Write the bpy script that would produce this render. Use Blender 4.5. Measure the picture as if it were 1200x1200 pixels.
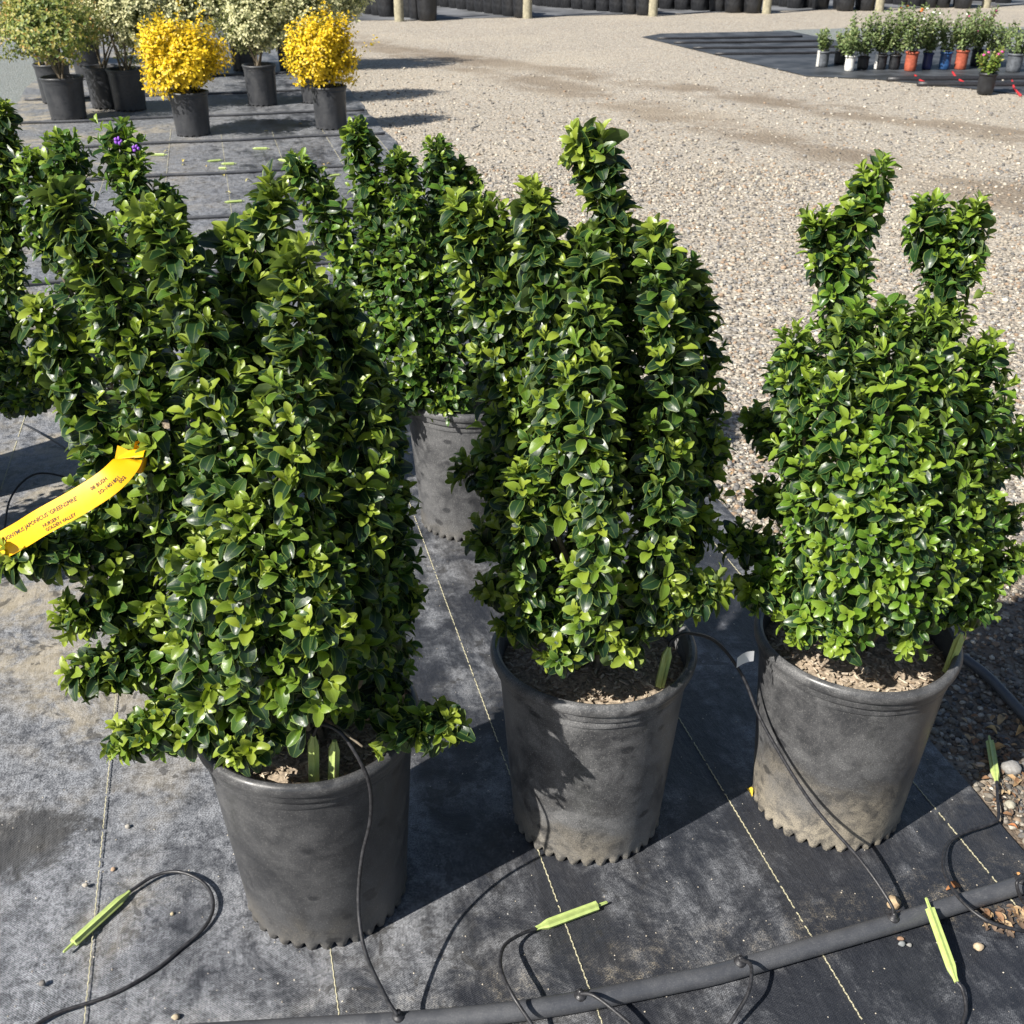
import bpy, math, random
import numpy as np
from mathutils import Vector, Matrix

# ------------------------------------------------------------------ camera, light, exposure
sc = bpy.context.scene
for o in list(bpy.data.objects):
    bpy.data.objects.remove(o)
COL = sc.collection
F = 1250.0; PITCH = math.radians(29.25); H = 1.6      # focal length in photo pixels (1200 wide), tilt, eye height
cam = bpy.data.cameras.new('camera')
cam.sensor_width = 36.0; cam.lens = 36.0 * F / 1200.0
cam.clip_start = 0.05; cam.clip_end = 2000
cam.dof.use_dof = True; cam.dof.focus_distance = 1.95; cam.dof.aperture_fstop = 15.0
camo = bpy.data.objects.new('camera', cam); COL.objects.link(camo)
camo.location = (0, 0, H); camo.rotation_euler = (math.pi / 2 - PITCH, 0, 0)
sc.camera = camo

SUN_AZ = math.radians(38.0); SUN_EL = math.radians(41.0)   # direction in which shadows run on the ground, from +x
tosun = Vector((-math.cos(SUN_AZ) * math.cos(SUN_EL), -math.sin(SUN_AZ) * math.cos(SUN_EL), math.sin(SUN_EL)))
world = bpy.data.worlds.new('World'); sc.world = world; world.use_nodes = True
wn = world.node_tree.nodes; wl = world.node_tree.links
bg = wn['Background']; sky = wn.new('ShaderNodeTexSky')
sky.sky_type = 'NISHITA'; sky.sun_disc = False
sky.sun_elevation = SUN_EL
sky.sun_rotation = math.atan2(tosun.x, tosun.y)
wl.new(sky.outputs[0], bg.inputs[0]); bg.inputs[1].default_value = 0.055
sl = bpy.data.lights.new('sun', 'SUN'); sl.energy = 5.0; sl.angle = math.radians(0.5); sl.color = (1.0, 0.95, 0.87)
so = bpy.data.objects.new('sun', sl); COL.objects.link(so); so.location = (-4, -4, 6)
so.rotation_euler = tosun.to_track_quat('Z', 'Y').to_euler()
sc.view_settings.view_transform = 'Standard'; sc.view_settings.look = 'None'
sc.view_settings.exposure = 0.9; sc.view_settings.gamma = 1.0
sc.cycles.max_bounces = 6; sc.cycles.transparent_max_bounces = 4

rng = np.random.default_rng(7); random.seed(7)
CP, SP = math.cos(PITCH), math.sin(PITCH)
def ray(x, y):
    a = (x - 600) / F; b = (600 - y) / F
    return (a, CP + b * SP, -SP + b * CP)
def G(x, y, z=0.0):                 # photo pixel -> point at height z
    d = ray(x, y); t = (z - H) / d[2]
    return np.array((d[0] * t, d[1] * t, z))
def at(x, y, Y):                    # photo pixel -> point at distance Y
    d = ray(x, y); t = Y / d[1]
    return np.array((d[0] * t, Y, H + d[2] * t))
def project(P):                     # points -> photo pixels, depth
    v = P - np.array((0, 0, H))
    dep = v[:, 1] * CP - v[:, 2] * SP
    up = v[:, 1] * SP + v[:, 2] * CP
    return 600 + F * v[:, 0] / dep, 600 - F * up / dep, dep

_pa, _pb = G(600, 1184, .028), G(1050, 1082, .028)          # the front pipe's axis
PSL = float((_pb[1] - _pa[1]) / (_pb[0] - _pa[0])); PY0 = float(_pa[1] - PSL * _pa[0])

# ------------------------------------------------------------------ materials
class Mat:
    def __init__(s, name):
        s.m = bpy.data.materials.new(name); s.m.use_nodes = True
        s.nt = s.m.node_tree; s.n = s.nt.nodes; s.l = s.nt.links
        s.p = s.n['Principled BSDF']
    def node(s, t, **kw):
        nd = s.n.new(t)
        for k, v in kw.items():
            if k.startswith('_'): setattr(nd, k[1:], v)
        return nd
    def put(s, sock, v):
        if v is None: return
        if isinstance(v, bpy.types.NodeSocket): s.l.new(v, sock)
        else: sock.default_value = v
    def coord(s, which='Object'):
        return s.node('ShaderNodeTexCoord').outputs[which]
    def mapping(s, v, scale=(1, 1, 1), rot=(0, 0, 0), loc=(0, 0, 0)):
        n = s.node('ShaderNodeMapping'); s.put(n.inputs[0], v)
        n.inputs['Scale'].default_value = scale; n.inputs['Rotation'].default_value = rot; n.inputs['Location'].default_value = loc
        return n.outputs[0]
    def noise(s, v, scale, detail=4, rough=0.55, dist=0.0):
        n = s.node('ShaderNodeTexNoise'); s.put(n.inputs['Vector'], v)
        n.inputs['Scale'].default_value = scale; n.inputs['Detail'].default_value = detail
        n.inputs['Roughness'].default_value = rough; n.inputs['Distortion'].default_value = dist
        return n.outputs[0]
    def voro(s, v, scale, out='Distance', feature='F1'):
        n = s.node('ShaderNodeTexVoronoi', _feature=feature); s.put(n.inputs['Vector'], v); n.inputs['Scale'].default_value = scale
        return n.outputs[out]
    def math(s, op, a, b=0.0, clamp=False):
        n = s.node('ShaderNodeMath', _operation=op, _use_clamp=clamp); s.put(n.inputs[0], a); s.put(n.inputs[1], b)
        return n.outputs[0]
    def ramp(s, v, lo, hi, a=0.0, b=1.0):
        n = s.node('ShaderNodeMapRange', _interpolation_type='SMOOTHSTEP'); s.put(n.inputs[0], v)
        n.inputs[1].default_value = lo; n.inputs[2].default_value = hi; n.inputs[3].default_value = a; n.inputs[4].default_value = b
        return n.outputs[0]
    def mix(s, f, a, b, mode='MIX'):
        n = s.node('ShaderNodeMix', _data_type='RGBA', _blend_type=mode)
        s.put(n.inputs[0], f); s.put(n.inputs[6], c4(a)); s.put(n.inputs[7], c4(b))
        return n.outputs[2]
    def cramp(s, v, stops, const=False):
        n = s.node('ShaderNodeValToRGB'); s.put(n.inputs[0], v); r = n.color_ramp
        if const: r.interpolation = 'CONSTANT'
        r.elements[0].position = stops[0][0]; r.elements[0].color = c4(stops[0][1])
        r.elements[1].position = stops[-1][0]; r.elements[1].color = c4(stops[-1][1])
        for p, c in stops[1:-1]:
            e = r.elements.new(p); e.color = c4(c)
        return n.outputs[0]
    def sep(s, v):
        n = s.node('ShaderNodeSeparateXYZ'); s.put(n.inputs[0], v); return n.outputs
    def bump(s, h, strength=0.3, dist=0.01, normal=None):
        n = s.node('ShaderNodeBump'); s.put(n.inputs['Height'], h)
        n.inputs['Strength'].default_value = strength; n.inputs['Distance'].default_value = dist
        if normal is not None: s.put(n.inputs['Normal'], normal)
        return n.outputs[0]
    def done(s, color=None, rough=None, normal=None, spec=None):
        s.put(s.p.inputs['Base Color'], c4(color) if color is not None else None)
        s.put(s.p.inputs['Roughness'], rough); s.put(s.p.inputs['Normal'], normal)
        if spec is not None: s.p.inputs['Specular IOR Level'].default_value = spec
        return s.m
def c4(c):
    if isinstance(c, (tuple, list)) and len(c) == 3: return (*c, 1.0)
    return c

def mat_leaf(name, rough=0.36, trans=0.26, margin=0.5, margin_col=(0.27, 0.36, 0.09), tcol=1.5):
    m = Mat(name)
    col = m.node('ShaderNodeAttribute', _attribute_name='tint').outputs['Color']
    uv = m.sep(m.coord('UV'))
    u = m.math('ABSOLUTE', m.math('SUBTRACT', m.math('MULTIPLY', uv[0], 2.0), 1.0))
    edge = m.ramp(u, 0.84, 0.95, 0.0, margin)
    vein = m.ramp(u, 0.03, 0.09, 0.22, 0.0)
    geo = m.node('ShaderNodeNewGeometry')
    blot = m.noise(geo.outputs['Position'], 140, 3)
    c = m.mix(m.ramp(blot, 0.35, 0.7, 0.0, 0.35), col, m.mix(1.0, col, (0.72, 0.8, 0.7), 'MULTIPLY'))
    c = m.mix(m.math('MAXIMUM', edge, vein), c, margin_col)
    under = m.mix(0.55, c, (0.17, 0.23, 0.09))
    c = m.mix(geo.outputs['Backfacing'], c, under)
    bw = m.bump(m.noise(geo.outputs['Position'], 260, 2), 0.12, 0.002)
    rr = m.ramp(blot, 0.3, 0.75, rough - 0.06, rough + 0.16)
    m.done(c, rr, bw, 0.5)
    tr = m.node('ShaderNodeBsdfTranslucent')
    m.put(tr.inputs[0], m.mix(1.0, c, (tcol * 1.1, tcol * 1.15, tcol * 0.5), 'MULTIPLY'))
    mx = m.node('ShaderNodeMixShader'); mx.inputs[0].default_value = trans
    m.l.new(m.p.outputs[0], mx.inputs[1]); m.l.new(tr.outputs[0], mx.inputs[2])
    m.l.new(mx.outputs[0], m.n['Material Output'].inputs[0])
    return m.m

def mat_tint(name, rough=0.8, bump=0.3, scale=120):
    m = Mat(name)
    col = m.node('ShaderNodeAttribute', _attribute_name='tint').outputs['Color']
    v = m.coord(); n = m.noise(v, scale, 3)
    return m.done(m.mix(m.ramp(n, 0.3, 0.7), m.mix(1.0, col, (0.7, 0.68, 0.66), 'MULTIPLY'), col), rough, m.bump(n, bump, 0.004))

def mat_plain(name, color, rough=0.5, scale=60, var=0.25, bump=0.15, spec=0.5):
    m = Mat(name); v = m.coord(); n = m.noise(v, scale, 5)
    c2 = tuple(max(0.0, x * (1 - var)) for x in color); c1 = tuple(x * (1 + var * 0.6) for x in color)
    return m.done(m.mix(m.ramp(n, 0.3, 0.7), c2, c1), m.ramp(n, 0.25, 0.8, rough - 0.08, rough + 0.15), m.bump(n, bump, 0.003), spec)

def mat_pot(name, seed, dust=0.5, base=(0.024, 0.025, 0.028), silt_h=0.17, silt_a=0.7):
    """black moulded plastic with a grey dust film, wiped spots, scratches and dried silt splashed up from the foot"""
    m = Mat(name); v = m.coord(); vo = m.mapping(v, loc=(seed, seed * 1.7, 0)); xyz = m.sep(v)
    fine = m.noise(vo, 520, 2, 0.7); mid = m.noise(vo, 30, 7, 0.68, 0.5); big = m.noise(vo, 6, 4, 0.6, 0.8)
    scr = m.noise(m.mapping(vo, scale=(0.6, 0.6, 4.0), rot=(0.5, 0.4, 0.2)), 40, 4, 0.65, 1.5)
    film = m.ramp(m.math('ADD', m.math('MULTIPLY', mid, 0.45), m.math('MULTIPLY', big, 0.55)), 0.36, 0.64, 0.12, 1.0)
    film = m.math('MULTIPLY', film, m.ramp(fine, 0.32, 0.62, 0.45, 1.0))
    spots = m.ramp(m.math('ADD', m.voro(m.mapping(vo, scale=(1, 1, 1.6)), 11), m.math('MULTIPLY', mid, 0.10)), 0.17, 0.24, 0.15, 1.0)
    h = m.math('ADD', xyz[2], m.math('MULTIPLY', m.math('SUBTRACT', big, 0.5), 0.30))
    h = m.math('ADD', h, m.math('MULTIPLY', m.math('SUBTRACT', mid, 0.5), 0.16))
    low = m.ramp(h, silt_h, silt_h - 0.17, 0.0, 1.0)
    silt = m.math('MULTIPLY', m.math('MULTIPLY', low, m.ramp(mid, 0.34, 0.6, 0.2, 1.0)), m.ramp(fine, 0.34, 0.58, 0.3, 1.0))
    c = m.mix(m.math('MULTIPLY', m.math('MULTIPLY', film, spots), 0.36 * dust), base, (0.26, 0.26, 0.262))
    c = m.mix(m.math('MULTIPLY', m.ramp(fine, 0.60, 0.70), 0.30 * dust), c, (0.36, 0.35, 0.33))
    c = m.mix(m.math('MULTIPLY', m.ramp(scr, 0.63, 0.67), 0.16), c, (0.18, 0.18, 0.185))
    c = m.mix(m.math('MULTIPLY', m.math('MULTIPLY', silt, m.ramp(spots, 0.1, 1.0, 0.45, 1.0)), silt_a), c, (0.37, 0.325, 0.25))
    r = m.ramp(film, 0.1, 0.9, 0.32, 0.58)
    hgt = m.math('ADD', m.math('MULTIPLY', fine, 0.25), m.math('MULTIPLY', mid, 0.5))
    return m.done(c, r, m.bump(hgt, 0.10, 0.003), 0.45)

def mat_fabric():
    m = Mat('woven_ground_fabric'); v = m.coord(); xyz = m.sep(v)
    big = m.noise(v, 1.3, 5, 0.6, 0.6); mid = m.noise(v, 7.5, 10, 0.76, 0.6); sm = m.noise(v, 38, 8, 0.78); fine = m.noise(v, 330, 2, 0.6)
    rot = m.mapping(v, rot=(0, 0, math.radians(-14.5)))
    stre = m.noise(m.mapping(rot, scale=(1.0, 0.22, 1)), 9, 5, 0.62)
    wv = m.sep(m.mapping(rot, scale=(1500, 1500, 1)))
    weave = m.math('MULTIPLY', m.math('SINE', wv[0]), m.math('SINE', wv[1]))
    wsp = m.ramp(weave, -0.3, 0.8, 0.55, 1.0)
    mixv = m.math('ADD', m.math('MULTIPLY', big, 0.34), m.math('ADD', m.math('MULTIPLY', mid, 0.36), m.math('MULTIPLY', stre, 0.30)))
    leftside = m.ramp(m.math('ADD', xyz[0], m.math('MULTIPLY', xyz[1], 0.27)), 0.5, -0.6, -0.005, 0.115)
    dust = m.ramp(m.math('ADD', m.math('ADD', mixv, leftside), m.ramp(xyz[1], 2.2, 5.0, 0.0, 0.05)), 0.455, 0.60, 0.06, 1.0)  # patchy dust; the paler far end is glare painted in as extra dust
    dust = m.math('MULTIPLY', dust, m.ramp(sm, 0.34, 0.60, 0.18, 1.0))
    dust = m.math('MULTIPLY', dust, m.math('MULTIPLY', wsp, m.ramp(fine, 0.34, 0.6, 0.3, 1.0)))
    # silt line washed up against the pipe
    d = m.math('SUBTRACT', m.math('SUBTRACT', xyz[1], PY0 + 0.016), m.math('MULTIPLY', xyz[0], PSL))
    d = m.math('ADD', d, m.math('MULTIPLY', m.math('SUBTRACT', mid, 0.5), 0.16))
    silt = m.math('MULTIPLY', m.ramp(d, 0.13, 0.02, 0, 1), m.ramp(d, -0.05, 0.01, 0, 1))
    silt = m.math('MULTIPLY', silt, m.ramp(sm, 0.46, 0.68, 0.0, 0.75))
    silt = m.math('MULTIPLY', silt, m.math('MULTIPLY', m.ramp(mid, 0.42, 0.58), m.ramp(fine, 0.40, 0.6, 0.05, 1.0)))
    c = m.mix(dust, (0.014, 0.016, 0.022), (0.385, 0.40, 0.43))
    tan = m.math('MULTIPLY', m.ramp(big, 0.42, 0.6), m.ramp(m.math('ADD', xyz[0], m.math('MULTIPLY', xyz[1], 0.27)), 0.15, -0.75, 0.1, 1.0))
    tan = m.math('MULTIPLY', tan, m.ramp(mid, 0.38, 0.6))
    c = m.mix(m.math('MULTIPLY', tan, 0.7), c, (0.40, 0.345, 0.25))
    c = m.mix(silt, c, (0.38, 0.32, 0.22))
    # damp stains on the left and small spots
    wet = G(45, 985)
    wx = m.math('SUBTRACT', xyz[0], float(wet[0])); wy = m.math('SUBTRACT', xyz[1], float(wet[1]))
    wd = m.math('SQRT', m.math('ADD', m.math('POWER', wx, 2.0), m.math('POWER', m.math('MULTIPLY', wy, 1.15), 2.0)))
    wd = m.math('ADD', wd, m.math('MULTIPLY', m.math('SUBTRACT', mid, 0.5), 0.34))
    wetm = m.math('MULTIPLY', m.ramp(wd, 0.12, 0.07), m.ramp(sm, 0.3, 0.5, 0.55, 1.0))
    spots = m.math('MULTIPLY', m.ramp(m.noise(v, 15, 3, 0.6, 0.6), 0.61, 0.64), m.ramp(big, 0.45, 0.52))
    wetm = m.math('MAXIMUM', wetm, m.math('MULTIPLY', spots, 0.8))
    c = m.mix(m.math('MULTIPLY', wetm, 0.8), c, (0.03, 0.029, 0.028))
    c = m.mix(m.ramp(fine, 0.70, 0.76, 0, 0.45), c, (0.4, 0.38, 0.34))
    hgt = m.math('ADD', m.math('MULTIPLY', mid, 1.2), m.math('ADD', m.math('MULTIPLY', stre, 2.5), m.math('MULTIPLY', weave, 0.06)))
    r = m.ramp(dust, 0.0, 0.8, 0.42, 0.8)
    return m.done(c, r, m.bump(hgt, 0.5, 0.012), 0.4)

def mat_gravel(name, stops, scale=42.0, dirt=True, dark=1.0):
    m = Mat(name); v = m.coord()
    vd = m.mapping(v)
    cell = m.node('ShaderNodeTexVoronoi'); m.put(cell.inputs[0], vd); cell.inputs['Scale'].default_value = scale; cell.inputs['Randomness'].default_value = 1.0
    cell2 = m.node('ShaderNodeTexVoronoi'); m.put(cell2.inputs[0], m.mapping(v, loc=(3.3, 1.7, 0))); cell2.inputs['Scale'].default_value = scale * 2.6
    pick = m.sep(cell.outputs['Color'])[0]; pick2 = m.sep(cell2.outputs['Color'])[1]
    c = m.cramp(pick, stops); cb = m.cramp(pick2, stops)
    big = m.noise(v, 0.55, 5, 0.6, 0.3); mid = m.noise(v, 3.2, 6, 0.65)
    c = m.mix(m.ramp(mid, 0.42, 0.6), c, cb)
    fade = m.ramp(cell.outputs['Distance'], 0.4, 0.8, 0, 0.45)
    c = m.mix(fade, c, (0.13, 0.105, 0.08))
    if dirt:
        # soil showing through worn wheel tracks running across the yard
        xyz = m.sep(v); wob = m.math('MULTIPLY', m.math('SUBTRACT', m.noise(v, 0.9, 3), 0.5), 0.9)
        msk = None
        for (ax, ay, bx, by), hw in TRACKS:
            L = math.hypot(bx - ax, by - ay); nx, ny = -(by - ay) / L, (bx - ax) / L
            d = m.math('ADD', m.math('MULTIPLY', xyz[0], nx), m.math('MULTIPLY', xyz[1], ny))
            d = m.math('ABSOLUTE', m.math('ADD', m.math('SUBTRACT', d, nx * ax + ny * ay), wob))
            q = m.ramp(d, hw, hw * 0.25); msk = q if msk is None else m.math('MAXIMUM', msk, q)
        msk = m.math('MULTIPLY', msk, m.ramp(m.noise(v, 1.1, 5, 0.65), 0.36, 0.55))
        c = m.mix(m.math('MULTIPLY', msk, 0.8), c, m.mix(mid, (0.13, 0.10, 0.072), (0.21, 0.165, 0.115)))
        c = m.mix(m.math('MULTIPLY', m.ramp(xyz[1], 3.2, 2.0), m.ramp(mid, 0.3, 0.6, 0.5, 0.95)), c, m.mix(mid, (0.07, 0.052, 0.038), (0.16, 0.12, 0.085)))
        c = m.mix(m.ramp(big, 0.45, 0.7, 0, 0.3), c, (0.46, 0.40, 0.31))
    if dark != 1.0: c = m.mix(1.0, c, (dark, dark, dark), 'MULTIPLY')
    hgt = m.math('SUBTRACT', 1.0, m.math('ADD', cell.outputs['Distance'], m.math('MULTIPLY', cell2.outputs['Distance'], 0.35)))
    return m.done(c, 0.85, m.bump(hgt, 0.9, 0.012), 0.3)

TRACKS = [((*G(640, 100)[:2], *G(1190, 232)[:2]), 0.55), ((*G(560, 70)[:2], *G(900, 118)[:2]), 0.5)]
TRACKS = [(tuple(float(q) for q in a), w) for a, w in TRACKS]
GSTOPS = [(0.0, (0.15, 0.13, 0.108)), (0.2, (0.31, 0.28, 0.23)), (0.42, (0.44, 0.40, 0.33)), (0.62, (0.29, 0.28, 0.265)), (0.8, (0.56, 0.51, 0.43)), (1.0, (0.38, 0.29, 0.20))]
BSTOPS = [(0.0, (0.12, 0.14, 0.14)), (0.4, (0.22, 0.25, 0.25)), (0.7, (0.30, 0.33, 0.325)), (1.0, (0.20, 0.21, 0.20))]
M = {}
M['leaf'] = mat_leaf('evergreen_leaf')
M['leaf_gold'] = mat_leaf('golden_leaf', 0.45, 0.3, 0.25, (0.6, 0.45, 0.03), 1.2)
M['leaf_cream'] = mat_leaf('variegated_leaf', 0.5, 0.25, 0.9, (0.62, 0.60, 0.36), 1.0)
M['leaf_herb'] = mat_leaf('herb_leaf', 0.6, 0.25, 0.2, (0.3, 0.34, 0.15), 1.2)
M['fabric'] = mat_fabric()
M['fabric_far'] = mat_plain('far_ground_fabric', (0.045, 0.05, 0.058), 0.6, 3.0, 0.6, 0.4)
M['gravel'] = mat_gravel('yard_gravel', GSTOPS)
M['bluegravel'] = mat_gravel('crushed_blue_gravel', BSTOPS, 70, False)
M['pebble'] = mat_tint('pebble_stone', 0.8, 0.3, 160)
M['deadleaf'] = mat_tint('dead_leaf', 0.75, 0.3, 90)
M['chip'] = mat_tint('bark_chip', 0.9, 0.4, 200)
M['soil'] = mat_plain('potting_soil', (0.33, 0.265, 0.195), 0.95, 150, 0.5, 0.8)
M['bark'] = mat_plain('bark', (0.15, 0.125, 0.09), 0.85, 90, 0.4, 0.6)
M['tube'] = mat_plain('black_tubing', (0.022, 0.022, 0.025), 0.45, 120, 0.5, 0.15)
M['pipe'] = mat_pot('poly_pipe_plastic', 5.0, 0.45, (0.045, 0.048, 0.056), -0.6, 0.0)
M['stake'] = mat_plain('green_plastic', (0.37, 0.46, 0.15), 0.4, 90, 0.12, 0.1)
M['stitch'] = mat_plain('cream_thread', (0.46, 0.43, 0.29), 0.8, 200, 0.3, 0.2)
M['ribbon'] = mat_plain('yellow_plastic_ribbon', (0.86, 0.44, 0.004), 0.42, 30, 0.05, 0.05)
M['ink'] = mat_plain('black_ink', (0.03, 0.025, 0.02), 0.6, 50, 0.1, 0.0)
M['paper'] = mat_plain('white_paper', (0.75, 0.76, 0.78), 0.6, 40, 0.06, 0.05)
M['wood'] = mat_plain('weathered_wood', (0.33, 0.30, 0.21), 0.8, 20, 0.3, 0.4)
M['terracotta'] = mat_plain('terracotta_plastic', (0.36, 0.085, 0.045), 0.6, 30, 0.25, 0.2)
M['navy'] = mat_plain('navy_plastic', (0.012, 0.02, 0.09), 0.4, 30, 0.25, 0.1)
M['blue'] = mat_plain('blue_plastic', (0.02, 0.07, 0.19), 0.4, 30, 0.25, 0.1)
M['white'] = mat_plain('white_plastic', (0.72, 0.71, 0.67), 0.5, 30, 0.12, 0.1)
M['pink'] = mat_plain('pink_petal', (0.65, 0.07, 0.30), 0.6, 60, 0.2, 0.1)
M['orange'] = mat_plain('orange_petal', (0.75, 0.18, 0.05), 0.6, 60, 0.2, 0.1)
M['purple'] = mat_plain('purple_petal', (0.25, 0.08, 0.5), 0.6, 60, 0.2, 0.1)
M['red'] = mat_plain('red_tape', (0.55, 0.03, 0.035), 0.5, 60, 0.2, 0.1)
M['greyplastic'] = mat_plain('grey_plastic', (0.10, 0.11, 0.125), 0.5, 30, 0.3, 0.2)
POTM = [mat_pot('nursery_pot_plastic', 0.0, 0.8, silt_h=0.11, silt_a=0.45), mat_pot('nursery_pot_plastic_dusty', 3.1, 1.9, silt_h=0.15, silt_a=0.6), mat_pot('nursery_pot_plastic_silted', 7.7, 1.25, silt_h=0.20, silt_a=0.95),
        mat_pot('nursery_pot_plastic_pale', 11.3, 1.35, silt_h=0.1, silt_a=0.5), mat_pot('nursery_pot_plastic_clean', 14.9, 0.35, (0.022, 0.024, 0.029), 0.02, 0.25),
        mat_plain('nursery_pot_plastic_black', (0.016, 0.017, 0.020), 0.45, 20, 0.4, 0.1)]

# ------------------------------------------------------------------ object helpers
ORG = {}
def thing(name, label, cat, loc, group=None):
    o = bpy.data.objects.new(name, None); COL.objects.link(o); o.empty_display_size = 0.05
    o.location = [float(c) for c in loc]; o['label'] = label; o['category'] = cat
    if group: o['group'] = group
    ORG[o.name] = np.array(loc, float)
    return o
def tag(o, label, cat, group=None):
    o['label'] = label; o['category'] = cat
    if group: o['group'] = group
    return o
def kind(o, k): o['kind'] = k; return o
def make_mesh(name, V, Fc, mat, smooth=True, tint=None, uv=None):
    me = bpy.data.meshes.new(name)
    V = np.asarray(V, np.float32)
    if isinstance(Fc, np.ndarray):
        nf, k = Fc.shape
        me.vertices.add(len(V)); me.vertices.foreach_set('co', V.ravel())
        me.loops.add(nf * k); me.loops.foreach_set('vertex_index', Fc.astype(np.int32).ravel())
        me.polygons.add(nf); me.polygons.foreach_set('loop_start', np.arange(0, nf * k, k, dtype=np.int32))
        me.update(calc_edges=True)
    else:
        me.from_pydata([tuple(map(float, v)) for v in V], [], [tuple(map(int, f)) for f in Fc]); me.update()
    if smooth: me.polygons.foreach_set('use_smooth', np.ones(len(me.polygons), bool))
    if tint is not None:
        a = me.color_attributes.new('tint', 'FLOAT_COLOR', 'POINT')
        t = np.ones((len(V), 4), np.float32); t[:, :3] = tint; a.data.foreach_set('color', t.ravel())
    if uv is not None:
        l = me.uv_layers.new(name='UVMap'); li = np.empty(len(me.loops), np.int32); me.loops.foreach_get('vertex_index', li)
        l.data.foreach_set('uv', np.asarray(uv, np.float32)[li].ravel())
    me.materials.append(mat)
    return me
def part(name, V, Fc, mat, parent=None, smooth=True, tint=None, uv=None, origin=None):
    V = np.asarray(V, float)
    org = ORG[parent.name] if parent is not None else (np.array(origin, float) if origin is not None else np.zeros(3))
    me = make_mesh(name, V - org, Fc, mat, smooth, tint, uv)
    o = bpy.data.objects.new(name, me); COL.objects.link(o)
    if parent is not None: o.parent = parent
    else: o.location = [float(c) for c in org]
    ORG[o.name] = org
    return o
def crisp(o, deg=32):
    o.data.set_sharp_from_angle(angle=math.radians(deg)); return o
def joinm(items):
    Vs, Fs, n = [], [], 0
    for V, Fc in items:
        V = np.asarray(V, float); Vs.append(V); Fs += [tuple(int(i) + n for i in f) for f in Fc]; n += len(V)
    return np.vstack(Vs), Fs
def lathe(prof, n=64, c=(0, 0, 0), mod=None, cap_top=False, cap_bottom=False):
    V, Fc = [], []; a = np.arange(n) * 2 * math.pi / n
    for k, (r, z) in enumerate(prof):
        rr = np.full(n, r); zz = np.full(n, z)
        if mod: rr, zz = mod(k, rr, zz, a)
        V.append(np.stack([c[0] + rr * np.cos(a), c[1] + rr * np.sin(a), c[2] + zz], 1))
    for k in range(len(prof) - 1):
        for i in range(n):
            j = (i + 1) % n
            Fc.append((k * n + i, k * n + j, (k + 1) * n + j, (k + 1) * n + i))
    if cap_top: Fc.append(tuple(range((len(prof) - 1) * n, len(prof) * n)))
    if cap_bottom: Fc.append(tuple(range(n - 1, -1, -1)))
    return np.vstack(V), Fc
def spline(P, m=8):
    P = np.asarray(P, float); Q = np.vstack([2 * P[0] - P[1], P, 2 * P[-1] - P[-2]]); out = []
    for i in range(1, len(Q) - 2):
        p0, p1, p2, p3 = Q[i - 1:i + 3]
        for t in np.arange(m) / m:
            out.append(0.5 * (2 * p1 + (p2 - p0) * t + (2 * p0 - 5 * p1 + 4 * p2 - p3) * t * t + (3 * p1 - p0 - 3 * p2 + p3) * t ** 3))
    out.append(P[-1]); return np.array(out)
def nrm(v): return v / (np.linalg.norm(v, axis=-1, keepdims=True) + 1e-12)
def tube(P, r, seg=8, rib=None):
    P = np.asarray(P, float); n = len(P); r = np.broadcast_to(np.asarray(r, float), (n,))
    T = nrm(np.gradient(P, axis=0)); u = np.cross(T[0], (0.13, 0.21, 0.97))
    if np.linalg.norm(u) < 0.1: u = np.cross(T[0], (1, 0, 0))
    u = u / np.linalg.norm(u); V = []; a = np.arange(seg) * 2 * math.pi / seg
    for i in range(n):
        u = u - T[i] * np.dot(u, T[i]); u = u / np.linalg.norm(u); w = np.cross(T[i], u)
        rr = r[i] * (np.ones(seg) if rib is None else np.where(np.arange(seg) % 2 == 0, 1.0, rib))
        V.append(P[i] + (np.cos(a) * rr)[:, None] * u + (np.sin(a) * rr)[:, None] * w)
    Fc = []
    for k in range(n - 1):
        for i in range(seg):
            j = (i + 1) % seg; Fc.append((k * seg + i, k * seg + j, (k + 1) * seg + j, (k + 1) * seg + i))
    Fc.append(tuple(range(seg - 1, -1, -1))); Fc.append(tuple(range((n - 1) * seg, n * seg)))
    return np.vstack(V), Fc
def box(c, s, R=None):
    V = np.array([(x, y, z) for x in (-.5, .5) for y in (-.5, .5) for z in (-.5, .5)]) * np.array(s)
    if R is not None: V = V @ np.asarray(R).T
    return V + np.array(c), [(0, 1, 3, 2), (4, 6, 7, 5), (0, 4, 5, 1), (2, 3, 7, 6), (0, 2, 6, 4), (1, 5, 7, 3)]
ICO_V = nrm(np.array([(-1, 1.618, 0), (1, 1.618, 0), (-1, -1.618, 0), (1, -1.618, 0), (0, -1, 1.618), (0, 1, 1.618), (0, -1, -1.618), (0, 1, -1.618), (1.618, 0, -1), (1.618, 0, 1), (-1.618, 0, -1), (-1.618, 0, 1)], float))
ICO_F = np.array([(0, 11, 5), (0, 5, 1), (0, 1, 7), (0, 7, 10), (0, 10, 11), (1, 5, 9), (5, 11, 4), (11, 10, 2), (10, 7, 6), (7, 1, 8), (3, 9, 4), (3, 4, 2), (3, 2, 6), (3, 6, 8), (3, 8, 9), (4, 9, 5), (2, 4, 11), (6, 2, 10), (8, 6, 7), (9, 8, 1)])
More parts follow.
